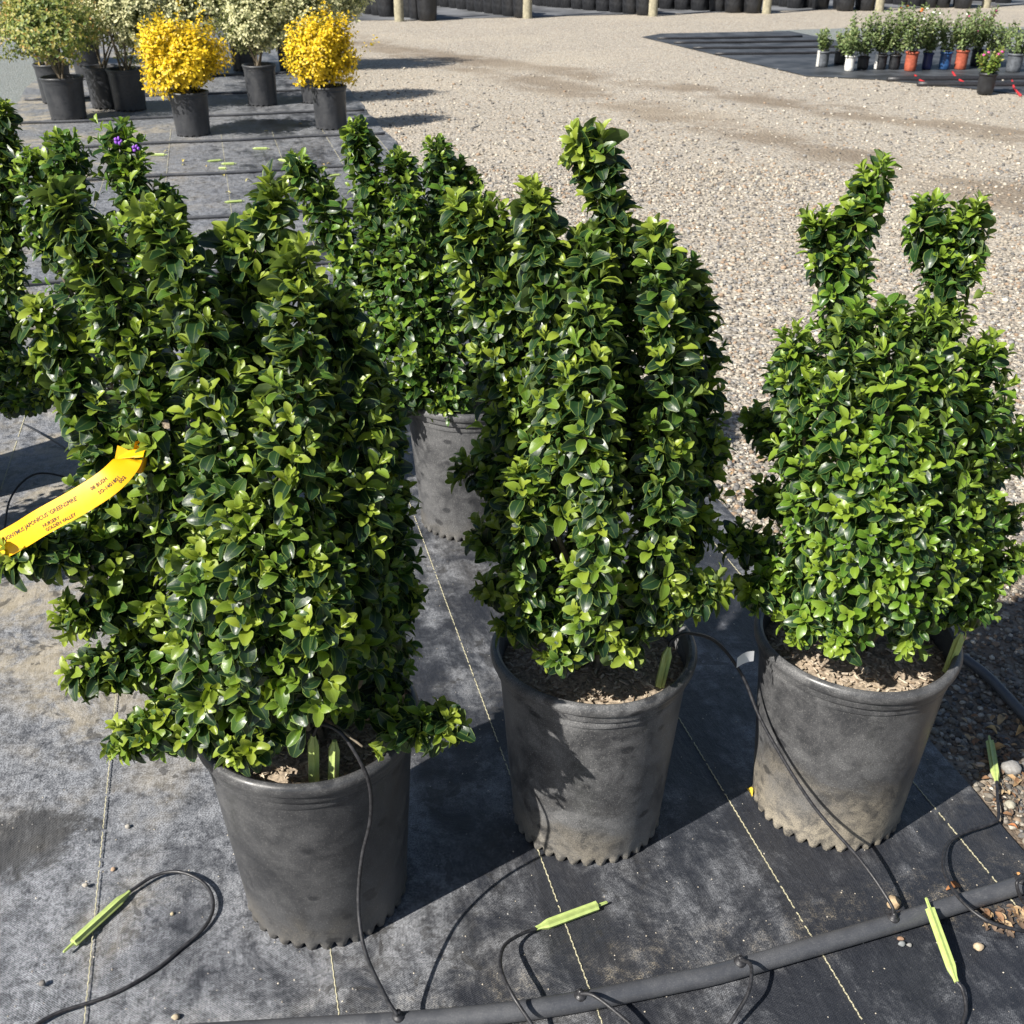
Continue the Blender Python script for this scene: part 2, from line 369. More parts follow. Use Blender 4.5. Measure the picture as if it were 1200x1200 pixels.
def ico_cloud(P, S):                # many rounded stones: centres P (n,3), half sizes S (n,3)
    n = len(P); a = rng.uniform(0, 6.283, n); ca, sa = np.cos(a), np.sin(a)
    B = ICO_V[None] * (1 + rng.uniform(-0.22, 0.22, (n, 12, 1))) * S[:, None, :]
    x = B[..., 0] * ca[:, None] - B[..., 1] * sa[:, None]; y = B[..., 0] * sa[:, None] + B[..., 1] * ca[:, None]
    V = np.stack([x, y, B[..., 2]], -1) + P[:, None, :]
    Fc = (ICO_F[None] + (np.arange(n) * 12)[:, None, None]).reshape(-1, 3)
    return V.reshape(-1, 3), Fc

# ------------------------------------------------------------------ ground, gravel, fabric
SL = -0.262                          # the bed leans this much in x for each metre of y
def edge_x(y): return 0.905 + SL * (y - 1.88)
def sheet(name, poly, z, mat, th=0.0, cut=None):
    V = [(p[0], p[1], z) for p in poly]
    Fc = [tuple(range(len(poly)))]
    if th:
        n = len(poly); V += [(p[0], p[1], z - th) for p in poly]; Fc += [(i, i + n, (i + 1) % n + n, (i + 1) % n) for i in range(n)]
    return part(name, V, Fc, mat, None, False)
kind(sheet('gravel_yard', [(-300, -60), (300, -60), (300, 600), (-300, 600)], 0.0, M['gravel']), 'structure')
MATZ = 0.012
def frayed(y0, y1, off, step, amp):
    ys = np.arange(y0, y1, step)
    return [(edge_x(y) + off + amp * math.sin(y * 7.1) + amp * random.uniform(-.6, .6), y) for y in ys]
seam_off = -1.79
right_edge = frayed(0.1, 24, 0.0, 0.12, 0.012)
seam = [(edge_x(y) + seam_off, y) for y in np.arange(24, 0.0, -0.5)]
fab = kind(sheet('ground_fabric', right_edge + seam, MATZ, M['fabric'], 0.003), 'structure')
left = [(edge_x(y) - 3.35 + 0.03 * math.sin(y * 3), y) for y in np.arange(24, 0.0, -0.4)]
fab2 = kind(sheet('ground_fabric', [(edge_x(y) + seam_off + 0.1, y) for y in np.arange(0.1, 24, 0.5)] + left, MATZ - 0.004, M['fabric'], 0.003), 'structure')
PZ = MATZ
# stitched marker threads woven in the fabric every 43 cm
udir = np.array((SL, 1.0)); udir /= np.linalg.norm(udir)
for kx in (-0.75, -0.33, 0.10, 0.53, 0.96 - 0.02, -1.18, -1.61):
    items = []
    zz = PZ if kx > -0.9 else PZ - 0.004
    y = 0.55; i = 0
    while y < 9.5:
        d = 0.0075 if y < 3 else 0.03
        x = kx + SL * (y - 1.3)
        if x < edge_x(y) - 0.02 and random.random() > 0.06:
            ang = math.atan2(udir[1], udir[0]) + (0.22 if i % 2 else -0.22) * (1 if y < 3 else 0)
            c, s = math.cos(ang), math.sin(ang)
            items.append(box((x, y, zz + 0.0008), (d * 0.86, 0.0017 if y < 3 else 0.0026, 0.0014), [(c, -s, 0), (s, c, 0), (0, 0, 1)]))
        y += d; i += 1
    V, Fc = joinm(items)
    part('stitch_line', V, Fc, M['stitch'], fab, False)
def gpoly(pts, z=0.0): return [tuple(G(x, y)[:2]) for x, y in pts]
kind(sheet('blue_gravel_patch', gpoly([(905, 36), (1000, 33), (1300, 31), (1300, 62), (1130, 60), (960, 52)]), 0.004, M['bluegravel']), 'structure')
kind(sheet('blue_gravel_patch', [(-14, 4), (-2.6, 4), (-4.15, 9), (-5.1, 13), (-6.2, 17), (-22, 17)], 0.004, M['bluegravel']), 'structure')
far_fab = kind(sheet('far_fabric', gpoly([(752, 44), (775, 40), (925, 37), (990, 50), (1260, 58), (1260, 119), (1130, 104), (1030, 94), (945, 90), (860, 70)]), 0.010, M['fabric_far'], 0.003), 'structure')
kind(sheet('far_fabric', gpoly([(1140, 38), (1180, 35), (1300, 34), (1300, 48), (1200, 45)]), 0.010, M['fabric_far'], 0.003), 'structure')
kind(sheet('pot_yard_fabric', [(-9, 19.2), (-1.9, 20.35), (9.5, 23.6), (20, 26.6), (20, 60), (-25, 60)], 0.008, mat_plain('pot_yard_fabric', (0.12, 0.125, 0.135), 0.7, 1.2, 0.6, 0.3), 0.003), 'structure')

# loose pebbles, real stones where the gravel is near enough to tell them apart
def scatter(n, y0, y1, xr):
    y = rng.uniform(y0, y1, n); lo = edge_x(y) + 0.005; hi = 0.53 * (y * CP + H * SP) + 0.15
    x = lo + (hi - lo) * rng.uniform(0, 1, n); return x, y
pal = np.array([(0.20, 0.18, 0.155), (0.33, 0.30, 0.25), (0.43, 0.39, 0.32), (0.28, 0.275, 0.265), (0.55, 0.51, 0.43), (0.33, 0.24, 0.165), (0.15, 0.145, 0.14), (0.40, 0.36, 0.30)])
Ps, Ss, Cs = [], [], []
for n, y0, y1, s0, s1 in ((7500, 0.95, 2.6, .003, .0085), (9000, 2.6, 4.3, .005, .010), (13000, 4.3, 8.0, .006, .012), (9000, 7.0, 14.0, .008, .014)):
    x, y = scatter(n, y0, y1, None); keep = x > edge_x(y) + 0.012
    if y1 > 10: keep &= rng.random(n) > (y - 7.0) / 7.0
    for (ax, ay, bx, by), hw in TRACKS:
        L = math.hypot(bx - ax, by - ay); dd = np.abs(-(by - ay) / L * (x - ax) + (bx - ax) / L * (y - ay)); keep &= (dd > hw * .9) | (rng.random(n) < .35)
    x, y = x[keep], y[keep]; k = len(x); s = rng.uniform(s0, s1, k) * rng.choice([1, 1, 1, 1.5], k)
    S = np.stack([s, s * rng.uniform(.6, 1, k), s * rng.uniform(.4, .75, k)], 1)
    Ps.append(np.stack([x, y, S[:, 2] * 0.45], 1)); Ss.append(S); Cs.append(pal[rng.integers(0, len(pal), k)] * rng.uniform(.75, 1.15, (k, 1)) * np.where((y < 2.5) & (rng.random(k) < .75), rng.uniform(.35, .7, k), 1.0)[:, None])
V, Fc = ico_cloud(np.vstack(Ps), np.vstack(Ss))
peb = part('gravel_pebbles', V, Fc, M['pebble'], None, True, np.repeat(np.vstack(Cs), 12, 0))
kind(tag(peb, 'loose beige and grey gravel pebbles beside the fabric edge', 'gravel'), 'stuff')
# grit sprinkled on the fabric
n = 900
y = 1.0 + 1.6 * rng.random(n) ** 1.4; x = -1.1 + (edge_x(y) - 0.02 + 1.1) * rng.random(n); s = rng.uniform(.0008, .0022, n)
S = np.stack([s, s * .8, s * .6], 1); V, Fc = ico_cloud(np.stack([x, y, PZ + s * .3], 1), S)
kind(tag(part('grit', V, Fc, M['pebble'], None, True, np.repeat(pal[rng.integers(1, 5, n)], 12, 0)), 'fine pale grit scattered over the black fabric', 'grit'), 'stuff')

# ------------------------------------------------------------------ foliage engine
def leaf_template(rows, cols, width=0.56, fold=0.28, curl=0.22, tipw=0.34):
    V, UV = [], []
    for t in rows:
        w = width * (math.sin(math.pi * t ** 1.3) ** 0.66 if 0 < t < 1 else 0)
        if t == rows[0]: w = 0.07
        if t == rows[-1]: w = tipw * width
        for u in cols:
            x = 0.5 * w * u
            z = abs(x) * math.tan(fold) * (1.15 - 0.5 * t) * 1.6 - curl * t * t + 0.06 * math.sin(math.pi * t)
            yy = t * (1 - 0.10 * curl * t) + (0 if t < 1 else -0.03 * abs(u))
            V.append((x, yy, z)); UV.append((0.5 + 0.5 * u, t))
    nc = len(cols); Fc = [(i * nc + j, i * nc + j + 1, (i + 1) * nc + j + 1, (i + 1) * nc + j) for i in range(len(rows) - 1) for j in range(nc - 1)]
    return np.array(V), np.array(Fc), np.array(UV)
R5 = [0, .2, .45, .7, .9, 1.0]; C5 = [-1, -.5, 0, .5, 1]; R3 = [0, .4, .8, 1.0]; C3 = [-1, 0, 1]
HI = [leaf_template(R5, C5, w, f, c) for w, f, c in ((.56, .34, .16), (.62, .26, .26), (.52, .46, .06), (.58, .20, .40))]
LO = [leaf_template(R3, C3, w, f, c) for w, f, c in ((.56, .34, .16), (.62, .26, .26), (.52, .46, .06), (.58, .20, .40))]
TINY = [leaf_template([0, .55, 1.0], C3, w, f, c, 0.35) for w, f, c in ((.6, .25, .2), (.7, .2, .3), (.55, .3, .1), (.65, .1, .3))]

class Leaves:
    def __init__(s): s.p, s.l, s.n, s.sz, s.m, s.k = [], [], [], [], [], []
    def shoot(s, p0, d, L, pairs, smax, smin, spread=(98, 26), mat0=0.0, mat1=1.0, jit=0.16):
        """a leafy shoot: opposite pairs turning 90 degrees, big dark leaves low, small bright ones at the tip"""
        d = np.asarray(d, float); d = d / (np.linalg.norm(d) + 1e-9)
        a = np.cross(d, (0.3, 0.2, 0.9)); a /= np.linalg.norm(a) + 1e-9; b = np.cross(d, a)
        az = random.uniform(0, 6.283)
        for i in range(pairs):
            f = i / max(1, pairs - 1); size = (smax + (smin - smax) * f ** 1.15)
            ang0 = math.radians(spread[0] + (spread[1] - spread[0]) * f ** 0.85)
            for sgn in (0, math.pi):
                if random.random() < 0.05: continue
                ph = az + sgn + random.uniform(-.3, .3); an = ang0 + random.uniform(-jit, jit) * 1.3
                r = math.cos(ph) * a + math.sin(ph) * b
                l = math.cos(an) * d + math.sin(an) * r
                l = l + np.array((0, 0, -0.10 * (1 - f))); l /= np.linalg.norm(l)
                nn = math.sin(an) * d - math.cos(an) * r + np.array((random.uniform(-.2, .2), random.uniform(-.2, .2), .25))
                nn -= l * np.dot(l, nn); nn /= np.linalg.norm(nn) + 1e-9
                s.p.append(np.asarray(p0) + d * (L * f) + r * 0.002); s.l.append(l); s.n.append(nn)
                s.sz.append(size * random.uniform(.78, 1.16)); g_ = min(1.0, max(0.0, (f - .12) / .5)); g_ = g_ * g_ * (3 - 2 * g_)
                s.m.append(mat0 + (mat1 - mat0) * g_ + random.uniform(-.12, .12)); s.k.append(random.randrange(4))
            az += math.pi / 2 + random.uniform(-.25, .25)
    def arrays(s):
        return np.array(s.p), np.array(s.l), np.array(s.n), np.array(s.sz), np.array(s.m), np.array(s.k)
def palette_fn(stops):
    xs = np.array([a for a, _ in stops]); cs = np.array([c for _, c in stops])
    return lambda m: np.stack([np.interp(m, xs, cs[:, i]) for i in range(3)], -1)
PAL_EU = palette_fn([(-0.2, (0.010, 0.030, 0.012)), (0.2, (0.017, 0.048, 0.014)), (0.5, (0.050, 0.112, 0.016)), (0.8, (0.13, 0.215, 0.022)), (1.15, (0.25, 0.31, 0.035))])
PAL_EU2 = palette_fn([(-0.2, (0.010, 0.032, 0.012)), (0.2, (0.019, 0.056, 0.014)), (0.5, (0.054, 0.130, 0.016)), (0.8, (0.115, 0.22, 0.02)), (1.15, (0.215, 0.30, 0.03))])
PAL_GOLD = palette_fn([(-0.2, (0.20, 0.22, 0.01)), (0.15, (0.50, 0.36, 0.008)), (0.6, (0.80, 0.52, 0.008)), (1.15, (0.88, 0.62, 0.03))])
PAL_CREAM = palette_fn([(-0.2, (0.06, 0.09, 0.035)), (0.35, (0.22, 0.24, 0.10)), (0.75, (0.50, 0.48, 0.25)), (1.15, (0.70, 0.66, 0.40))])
PAL_OLIVE = palette_fn([(-0.2, (0.05, 0.085, 0.02)), (0.3, (0.10, 0.17, 0.025)), (0.7, (0.24, 0.29, 0.04)), (1.0, (0.34, 0.33, 0.07)), (1.15, (0.42, 0.20, 0.05))])

def expand(A, idx, tmpl, pal):
    p, l, n, sz, m, k = A; Vs, Fs, Ts, Us = [], [], [], [], ; off = 0
    side = np.cross(l, n)
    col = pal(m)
    for q in range(4):
        I = idx[k[idx] == q]
        if not len(I): continue
        T, Fc, UV = tmpl[q]; nv = len(T)
        W = p[I][:, None] + sz[I][:, None, None] * (T[None, :, 0:1] * side[I][:, None] + T[None, :, 1:2] * l[I][:, None] + T[None, :, 2:3] * n[I][:, None])
        Vs.append(W.reshape(-1, 3)); Fs.append((Fc[None] + (np.arange(len(I)) * nv)[:, None, None]).reshape(-1, 4) + off); off += len(I) * nv
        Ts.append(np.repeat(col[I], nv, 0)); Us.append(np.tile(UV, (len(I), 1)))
    return np.vstack(Vs), np.vstack(Fs), np.vstack(Ts), np.vstack(Us)

LEAFMESH = {}
def leaf_mesh(tag_, tmpl, q, level, pal, mat):
    key = (tag_, q, level)
    if key not in LEAFMESH:
        T, Fc, UV = tmpl[q]
        LEAFMESH[key] = make_mesh('leaf', T, Fc, mat, True, np.repeat(pal(np.array([level])), len(T), 0), UV)
    return LEAFMESH[key]
def visible_rank(A, cell=7):
    """front-most leaves in the view, largest first"""
    p, l, n, sz, m, k = A; c = p + l * sz[:, None] * 0.55
    x, y, dep = project(c); ok = (x > -5) & (x < 1205) & (y > -5) & (y < 1205)
    v = nrm(np.array((0, 0, H)) - c); area = (sz / dep) ** 2 * (0.2 + np.abs((n * v).sum(1)))
    best = {}
    for i in np.nonzero(ok)[0][np.argsort(dep[ok])]:
        key = (int(x[i] // cell), int(y[i] // cell)); best.setdefault(key, i)
    idx = np.array(sorted(best.values(), key=lambda i: -area[i]), int)
    return idx
def foliage(root, lv, tmpl, pal, mat, singles, tag_):
    A = lv.arrays(); n = len(A[0]); allI = np.arange(n)
    if singles:
        S = visible_rank(A)[:singles]; org = ORG[root.name]
        p, l, nn, sz, m, k = A
        for i in S:
            level = round(float(min(1.1, max(-0.1, m[i]))) * 5) / 5
            me = leaf_mesh(tag_, tmpl, int(k[i]), level, pal, mat)
            o = bpy.data.objects.new('leaf', me); COL.objects.link(o); o.parent = root
            s_ = np.cross(l[i], nn[i]) * sz[i]; a = l[i] * sz[i]; b = nn[i] * sz[i]; t = p[i] - org
            o.matrix_local = Matrix(((s_[0], a[0], b[0], t[0]), (s_[1], a[1], b[1], t[1]), (s_[2], a[2], b[2], t[2]), (0, 0, 0, 1)))
        allI = np.setdiff1d(allI, S)
    V, Fc, T, U = expand(A, allI, tmpl, pal)
    return kind(part('foliage', V, Fc, mat, root, True, T, U), 'stuff')

def column(lv, pts, r0, r1, smax, smin, dens=1.0, pairs=4, tipb=1.0, mid=0.0, top_open=False, bot=0.55):
    """a leafy upright branch: short side shoots all round a stem, closing in a bright tip"""
    C = spline(pts, 10); seg = np.linalg.norm(np.diff(C, axis=0), axis=1); s = np.concatenate([[0], np.cumsum(seg)]); Ltot = s[-1]
    step = 0.0088 / dens; az = random.uniform(0, 6.28); q = 0.0
    T = nrm(np.gradient(C, axis=0))
    while q < Ltot:
        f = q / Ltot
        P = np.array([np.interp(q, s, C[:, j]) for j in range(3)]); t = nrm(np.array([np.interp(q, s, T[:, j]) for j in range(3)]))
        a = nrm(np.cross(t, (0.21, 0.95, 0.1))); b = np.cross(t, a)
        az += 2.39996 + random.uniform(-.35, .35)
        r = math.cos(az) * a + math.sin(az) * b
        R = (r0 + (r1 - r0) * f)
        if f > 0.86: R *= max(0.35, 1 - (f - 0.86) / 0.14 * 0.6)
        if f < 0.12: R *= bot + (1 - bot) * f / 0.12
        R *= random.uniform(.72, 1.12)
        e = math.radians(36 + 28 * f + random.uniform(-18, 18))
        d = math.cos(e) * r + math.sin(e) * (0.6 * t + 0.4 * np.array((0, 0, 1)))
        Ls = max(0.026, R * 0.85)
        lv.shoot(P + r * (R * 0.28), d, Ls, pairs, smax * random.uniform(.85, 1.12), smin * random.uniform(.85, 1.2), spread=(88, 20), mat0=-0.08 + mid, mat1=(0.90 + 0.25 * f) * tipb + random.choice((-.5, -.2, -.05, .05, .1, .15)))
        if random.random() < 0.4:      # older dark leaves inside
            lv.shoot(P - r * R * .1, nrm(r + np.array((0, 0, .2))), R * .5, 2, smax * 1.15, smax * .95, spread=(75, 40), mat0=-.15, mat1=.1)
        q += step * random.uniform(.7, 1.3)
    if not top_open:
        for _ in range(2):
            lv.shoot(C[-1] - T[-1] * 0.03, T[-1] + np.array([random.uniform(-.3, .3) for _ in range(3)]), 0.05, pairs + 2, smax * .85, smin, mat0=0.2, mat1=1.1 * tipb)
    return C

# ------------------------------------------------------------------ nursery pots
PH = 0.42
def pot_parts(root, c, mat, ht=PH, rr=0.188, rb=0.146, n=112, soil_mat=None, chips=260, soil_z=None, teeth=34):
    c = np.array(c, float); k = ht / 0.42; w = rr - 0.013
    def wall(f): return rb + (w - rb) * f
    prof = [(0.02, 0.010 * k), (rb - 0.018, 0.010 * k), (rb - 0.010, 0.0), (rb - 0.002, 0.0), (rb + 0.000, 0.004 * k), (rb + 0.001, 0.012 * k), (wall(.045), 0.018 * k), (wall(.07), .026 * k)]
    prof += [(wall(f), f * ht * 0.93) for f in (.14, .25, .4, .55, .7, .83, .93)] + [(wall(.935) + .0025, ht * .868), (wall(.95) + .003, ht * .885), (wall(1.0), ht * .90), (wall(1.0), ht * .93)]
    inner = [(wall(1.0) - .005, ht * .93), (wall(.9) - .006, ht * .8), (0.02, ht * .8)]
    def mod(kk, r, z, a):
        if 2 <= kk <= 6:
            sq = np.clip(np.sin(a * teeth) * 2.2, -1, 1)
            r = r + (0.0026 * sq if kk < 6 else 0.0008 * sq)
            if kk < 6: z = np.where(sq > -.2, z, np.maximum(z, 0.0135 * k)); r = np.where(sq > -.2, r, r - 0.002)
        return r, z
    V, Fc = lathe(prof + inner, n, c, mod)
    body = crisp(part('pot', V, Fc, mat, root))
    rp = [(w - .001, ht * .908), (rr - .0075, ht * .908), (rr - .0065, ht * .918), (rr - .006, ht * .945), (rr - .001, ht * .950), (rr, ht * .956), (rr + .0012, ht * .972), (rr - .001, ht * .988), (rr - .005, ht * .998), (rr - .010, ht * 1.0), (rr - .015, ht * .992), (rr - .018, ht * .97), (rr - .0185, ht * .90)]
    def wob(kk, r, z, a): return r * (1 + 0.006 * np.sin(2 * a + c[0] * 9)), z + 0.002 * np.sin(3 * a + c[1] * 5)
    V, Fc = lathe(rp, n, c, wob); crisp(part('rim', V, Fc, mat, body), 38)
    sz = soil_z if soil_z is not None else ht * 0.875
    rs = np.linspace(0, rr - .0165, 8); V = [c + (0, 0, sz + .012)]; m_ = 40
    for q in rs[1:]:
        for i in range(m_):
            a = i * 6.28318 / m_; V.append(c + (q * math.cos(a), q * math.sin(a), sz + .014 * (1 - (q / rs[-1]) ** 2) + (random.uniform(-.005, .005) if q < rs[-1] else 0)))
    Fc = [(0, 1 + i, 1 + (i + 1) % m_) for i in range(m_)]
    for j in range(6):
        for i in range(m_):
            i2 = (i + 1) % m_; Fc.append((1 + j * m_ + i, 1 + (j + 1) * m_ + i, 1 + (j + 1) * m_ + i2, 1 + j * m_ + i2))
    part('soil', V, Fc, soil_mat or M['soil'], root)
    if chips:
        items, cols = [], []
        for i in range(chips):
            q = (rr - .024) * math.sqrt(random.random()); a = random.uniform(0, 6.283)
            R = Matrix.Rotation(random.uniform(0, 6.28), 3, 'Z') @ Matrix.Rotation(random.uniform(-.6, .6), 3, 'X') @ Matrix.Rotation(random.uniform(-.5, .5), 3, 'Y')
            s = random.uniform(.35, 1.05)
            b = box(c + (q * math.cos(a), q * math.sin(a), sz + .014 * (1 - (q / rr) ** 2) + .002 + random.uniform(0, .004)), (.013 * s * random.uniform(.5, 1.5), .0045 * s, .0025 * s), R)
            items.append(b); cc = np.array(random.choice([(.48, .40, .30), (.34, .27, .19), (.56, .48, .37), (.24, .18, .125), (.44, .37, .29)])); cols += [cc] * 8
        V, Fc = joinm(items); kind(part('bark_mulch', V, Fc, M['chip'], root, False, np.array(cols)), 'stuff')
    return body

def shrub(loc, label, cols, pmat, smax, smin, pal, hi=True, singles=300, dens=1.0, pairs=4, chips=260, rs=1.0, clear=None, teeth=34, pot_n=112):
    loc = np.array((loc[0], loc[1], PZ if loc[0] > edge_x(loc[1]) + seam_off else PZ - .004))
    root = thing('potted_shrub', label, 'potted shrub', loc, 'potted upright evergreen shrubs')
    pot_parts(root, loc, pmat, chips=chips, teeth=teeth, n=pot_n)
    lv = Leaves()
    for cdef in cols:
        pts, r0, r1 = cdef[0], cdef[1] * rs, cdef[2] * (1 + rs) / 2; opt = cdef[3] if len(cdef) > 3 else {}
        W = [at(x, y, loc[1] + dy) if len(q) == 3 else np.array(q[1:]) for q in pts for (x, y, dy) in [q if len(q) == 3 else (0, 0, 0)]]
        C = column(lv, W, r0, r1, smax * opt.get('s', 1), smin, dens * opt.get('d', 1), pairs, opt.get('tip', 1.0), opt.get('mid', 0.0))
        # the woody stem that carries this branch
        base = loc + np.array((random.uniform(-.03, .03), random.uniform(-.03, .03), PH * .87))
        first = W[0]; q = [base, base * .6 + first * .4 + (0, 0, .03), first] + W[1:]
        SPn = spline(q, 5); V, Fc = tube(SPn, np.linspace(.0065, .0018, len(SPn)), 6)
        part('stem', V, Fc, M['bark'], root)
    if clear:                        # a gap in the foliage where the drip tube comes through
        A = lv.arrays(); x, y, _ = project(A[0] + A[1] * A[3][:, None] * .5)
        ok = ~((x > clear[0]) & (y > clear[1]) & (x < clear[2]) & (y < clear[3]) & (A[0][:, 1] < clear[4]))
        for nm in ('p', 'l', 'n', 'sz', 'm', 'k'): setattr(lv, nm, [q for q, o_ in zip(getattr(lv, nm), ok) if o_])
    foliage(root, lv, HI if hi else LO, pal, M['leaf'], singles, ('eu' if pal is PAL_EU else 'eu2') + ('h' if hi else 'l'))
    return root, len(lv.p)

# ------------------------------------------------------------------ the shrubs
LC, MC, RC = (-0.345, 1.405), (0.150, 1.595), (0.645, 1.630)
AC, BC, CC, DC = (-0.125, 2.80), (-1.00, 2.68), (-1.80, 2.98), (-1.72, 2.43)
L_cols = [
    ([(190, 790, -.04), (140, 660, -.05), (125, 545, -.02), (92, 450, 0), (50, 370, 0)], .075, .046),
    ([(230, 700, -.08), (195, 560, -.05), (165, 420, 0), (118, 320, .03), (72, 238, .05)], .08, .042),
    ([(270, 720, -.14), (262, 580, -.10), (252, 450, -.05), (225, 350, 0), (182, 258, .03)], .085, .044),
    ([(330, 520, .02), (308, 420, .04), (290, 345, .06), (275, 290, .08)], .07, .062),
    ([(300, 330, .06), (315, 280, .08), (322, 232, .09)], .05, .036),
    ([(330, 790, -.17), (340, 660, -.16), (345, 530, -.12), (352, 410, -.05), (348, 305, 0)], .09, .05),
    ([(425, 790, -.11), (418, 660, -.10), (420, 530, -.06), (408, 430, 0), (395, 365, .02)], .085, .06),
    ([(450, 810, .02), (452, 690, .02), (445, 560, .05), (436, 450, .06)], .065, .06),
    ([(250, 850, -.14), (235, 770, -.17), (245, 650, -.16)], .07, .06),
    ([(360, 850, -.15), (370, 770, -.19), (375, 660, -.17)], .07, .06),
    ([(300, 830, -.16), (290, 720, -.2), (290, 600, -.15)], .06, .05),
    ([(300, 850, -.10), (210, 855, -.14), (145, 868, -.16)], .045, .036),
    ([(260, 780, -.05), (170, 780, -.09), (95, 790, -.11)], .05, .032),
    ([(230, 715, -.05), (150, 712, -.08), (85, 722, -.1)], .05, .03),
    ([(420, 840, -.06), (480, 850, -.09), (528, 852, -.11)], .045, .032),
    ([(180, 640, -.03), (95, 645, -.09), (12, 655, -.13)], .045, .034),
    ([(320, 850, -.12), (285, 882, -.18)], .045, .034), ([(380, 840, -.1), (425, 875, -.17)], .045, .034),
    ([(440, 740, .05), (470, 690, .03)], .05, .04), ([(220, 830, -.1), (180, 850, -.15)], .05, .034),
    ([(300, 800, .08), (290, 650, .12), (280, 500, .14), (260, 400, .14)], .09, .05),
    ([(400, 800, .1), (400, 650, .14), (400, 500, .14), (380, 420, .12)], .09, .05),
]
M_cols = [
    ([(720, 580, -.05), (728, 440, 0), (728, 320, .03), (710, 232, .05), (702, 188, .05)], .07, .030),
    ([(704, 200, .05), (696, 176, .05), (680, 174, .045)], .022, .022),
    ([(650, 610, -.10), (655, 460, -.08), (642, 340, -.02), (625, 232, 0)], .075, .036),
    ([(685, 560, -.14), (692, 450, -.12), (690, 350, -.05), (684, 285, 0)], .07, .045),
    ([(770, 610, -.08), (782, 470, -.06), (778, 350, -.02), (768, 280, .02)], .078, .045),
    ([(800, 630, .0), (815, 490, .02), (812, 395, .05), (800, 322, .05)], .07, .05),
    ([(600, 600, 0), (592, 480, .02), (565, 340, .05), (537, 245, .06)], .072, .044),
    ([(620, 560, .0), (605, 430, .02), (590, 330, .04), (572, 252, .05)], .07, .042),
    ([(640, 730, -.10), (615, 650, -.12), (618, 560, -.10)], .07, .05),
    ([(690, 750, -.14), (700, 650, -.17), (700, 540, -.14)], .07, .05),
    ([(755, 710, -.11), (775, 630, -.14), (775, 520, -.10)], .07, .05),
    ([(640, 690, 0), (575, 695, -.03)], .06, .034), ([(620, 580, .02), (548, 552, .01)], .06, .032),
    ([(620, 640, .02), (565, 630, 0)], .06, .034),
    ([(735, 735, -.1), (785, 708, -.12), (835, 692, -.14)], .04, .034),
    ([(680, 735, -.12), (655, 770, -.17)], .045, .034), ([(710, 735, -.12), (735, 762, -.15)], .045, .034),
    ([(640, 720, -.1), (600, 735, -.13)], .045, .034), ([(770, 650, 0), (822, 615, 0)], .06, .036), ([(780, 560, 0), (835, 530, .02)], .055, .04),
    ([(690, 700, .08), (690, 560, .12), (690, 440, .12), (700, 340, .1)], .09, .05),
    ([(780, 680, .08), (790, 560, .12), (790, 440, .12)], .08, .06), ([(620, 680, .08), (620, 560, .1), (610, 440, .1)], .08, .06),
]
R_cols = [
    ([(990, 470, .02), (990, 370, .03), (993, 295, .04), (1012, 240, .05), (1027, 205, .05)], .065, .030),
    ([(985, 345, .03), (968, 305, .035), (960, 262, .04)], .045, .032),
    ([(1075, 480, 0), (1098, 390, .02), (1108, 335, .04), (1112, 290, .05)], .05, .06),
    ([(1105, 330, .04), (1092, 285, .05), (1086, 250, .05)], .04, .032), ([(1112, 330, .04), (1128, 285, .05), (1138, 252, .05)], .045, .035),
    ([(1150, 570, 0), (1152, 480, 0), (1150, 412, .02)], .058, .042),
    ([(955, 700, -.07), (945, 570, -.06), (940, 465, -.03), (928, 405, 0)], .07, .04),
    ([(985, 710, -.13), (982, 570, -.14), (985, 440, -.10), (1000, 375, -.05)], .075, .045),
    ([(1040, 720, -.15), (1040, 570, -.17), (1040, 440, -.10), (1045, 370, -.05)], .08, .05),
    ([(1090, 710, -.13), (1095, 570, -.14), (1095, 440, -.08), (1090, 375, -.03)], .08, .05),
    ([(1125, 690, -.08), (1135, 570, -.08), (1135, 470, -.03)], .07, .05),
    ([(1010, 730, -.15), (1012, 640, -.18), (1014, 520, -.15)], .06, .05), ([(1066, 730, -.16), (1068, 640, -.18), (1068, 520, -.15)], .06, .05),
    ([(940, 540, .06), (885, 495, .08)], .055, .03, {'mid': -.05}), ([(930, 660, .0), (860, 635, .01)], .055, .03, {'mid': -.05}), ([(940, 610, .05), (893, 580, .07)], .055, .034),
    ([(930, 700, -.03), (880, 690, -.05)], .05, .032), ([(930, 480, .04), (915, 440, .05)], .05, .035),
    ([(1140, 560, .08), (1198, 512, .1)], .05, .034, {'mid': -.05}), ([(1120, 690, -.06), (1188, 658, -.09)], .045, .032), ([(1140, 640, 0), (1180, 605, 0)], .045, .034),
    ([(1090, 715, -.1), (1150, 712, -.12)], .045, .034), ([(960, 720, -.1), (935, 735, -.13)], .045, .034), ([(1000, 735, -.12), (985, 752, -.16)], .045, .034), ([(1060, 735, -.12), (1065, 750, -.16)], .045, .034),
    ([(1020, 700, .08), (1020, 560, .12), (1020, 430, .12)], .1, .06), ([(1100, 680, .08), (1100, 560, .12), (1110, 450, .1)], .09, .06),
]
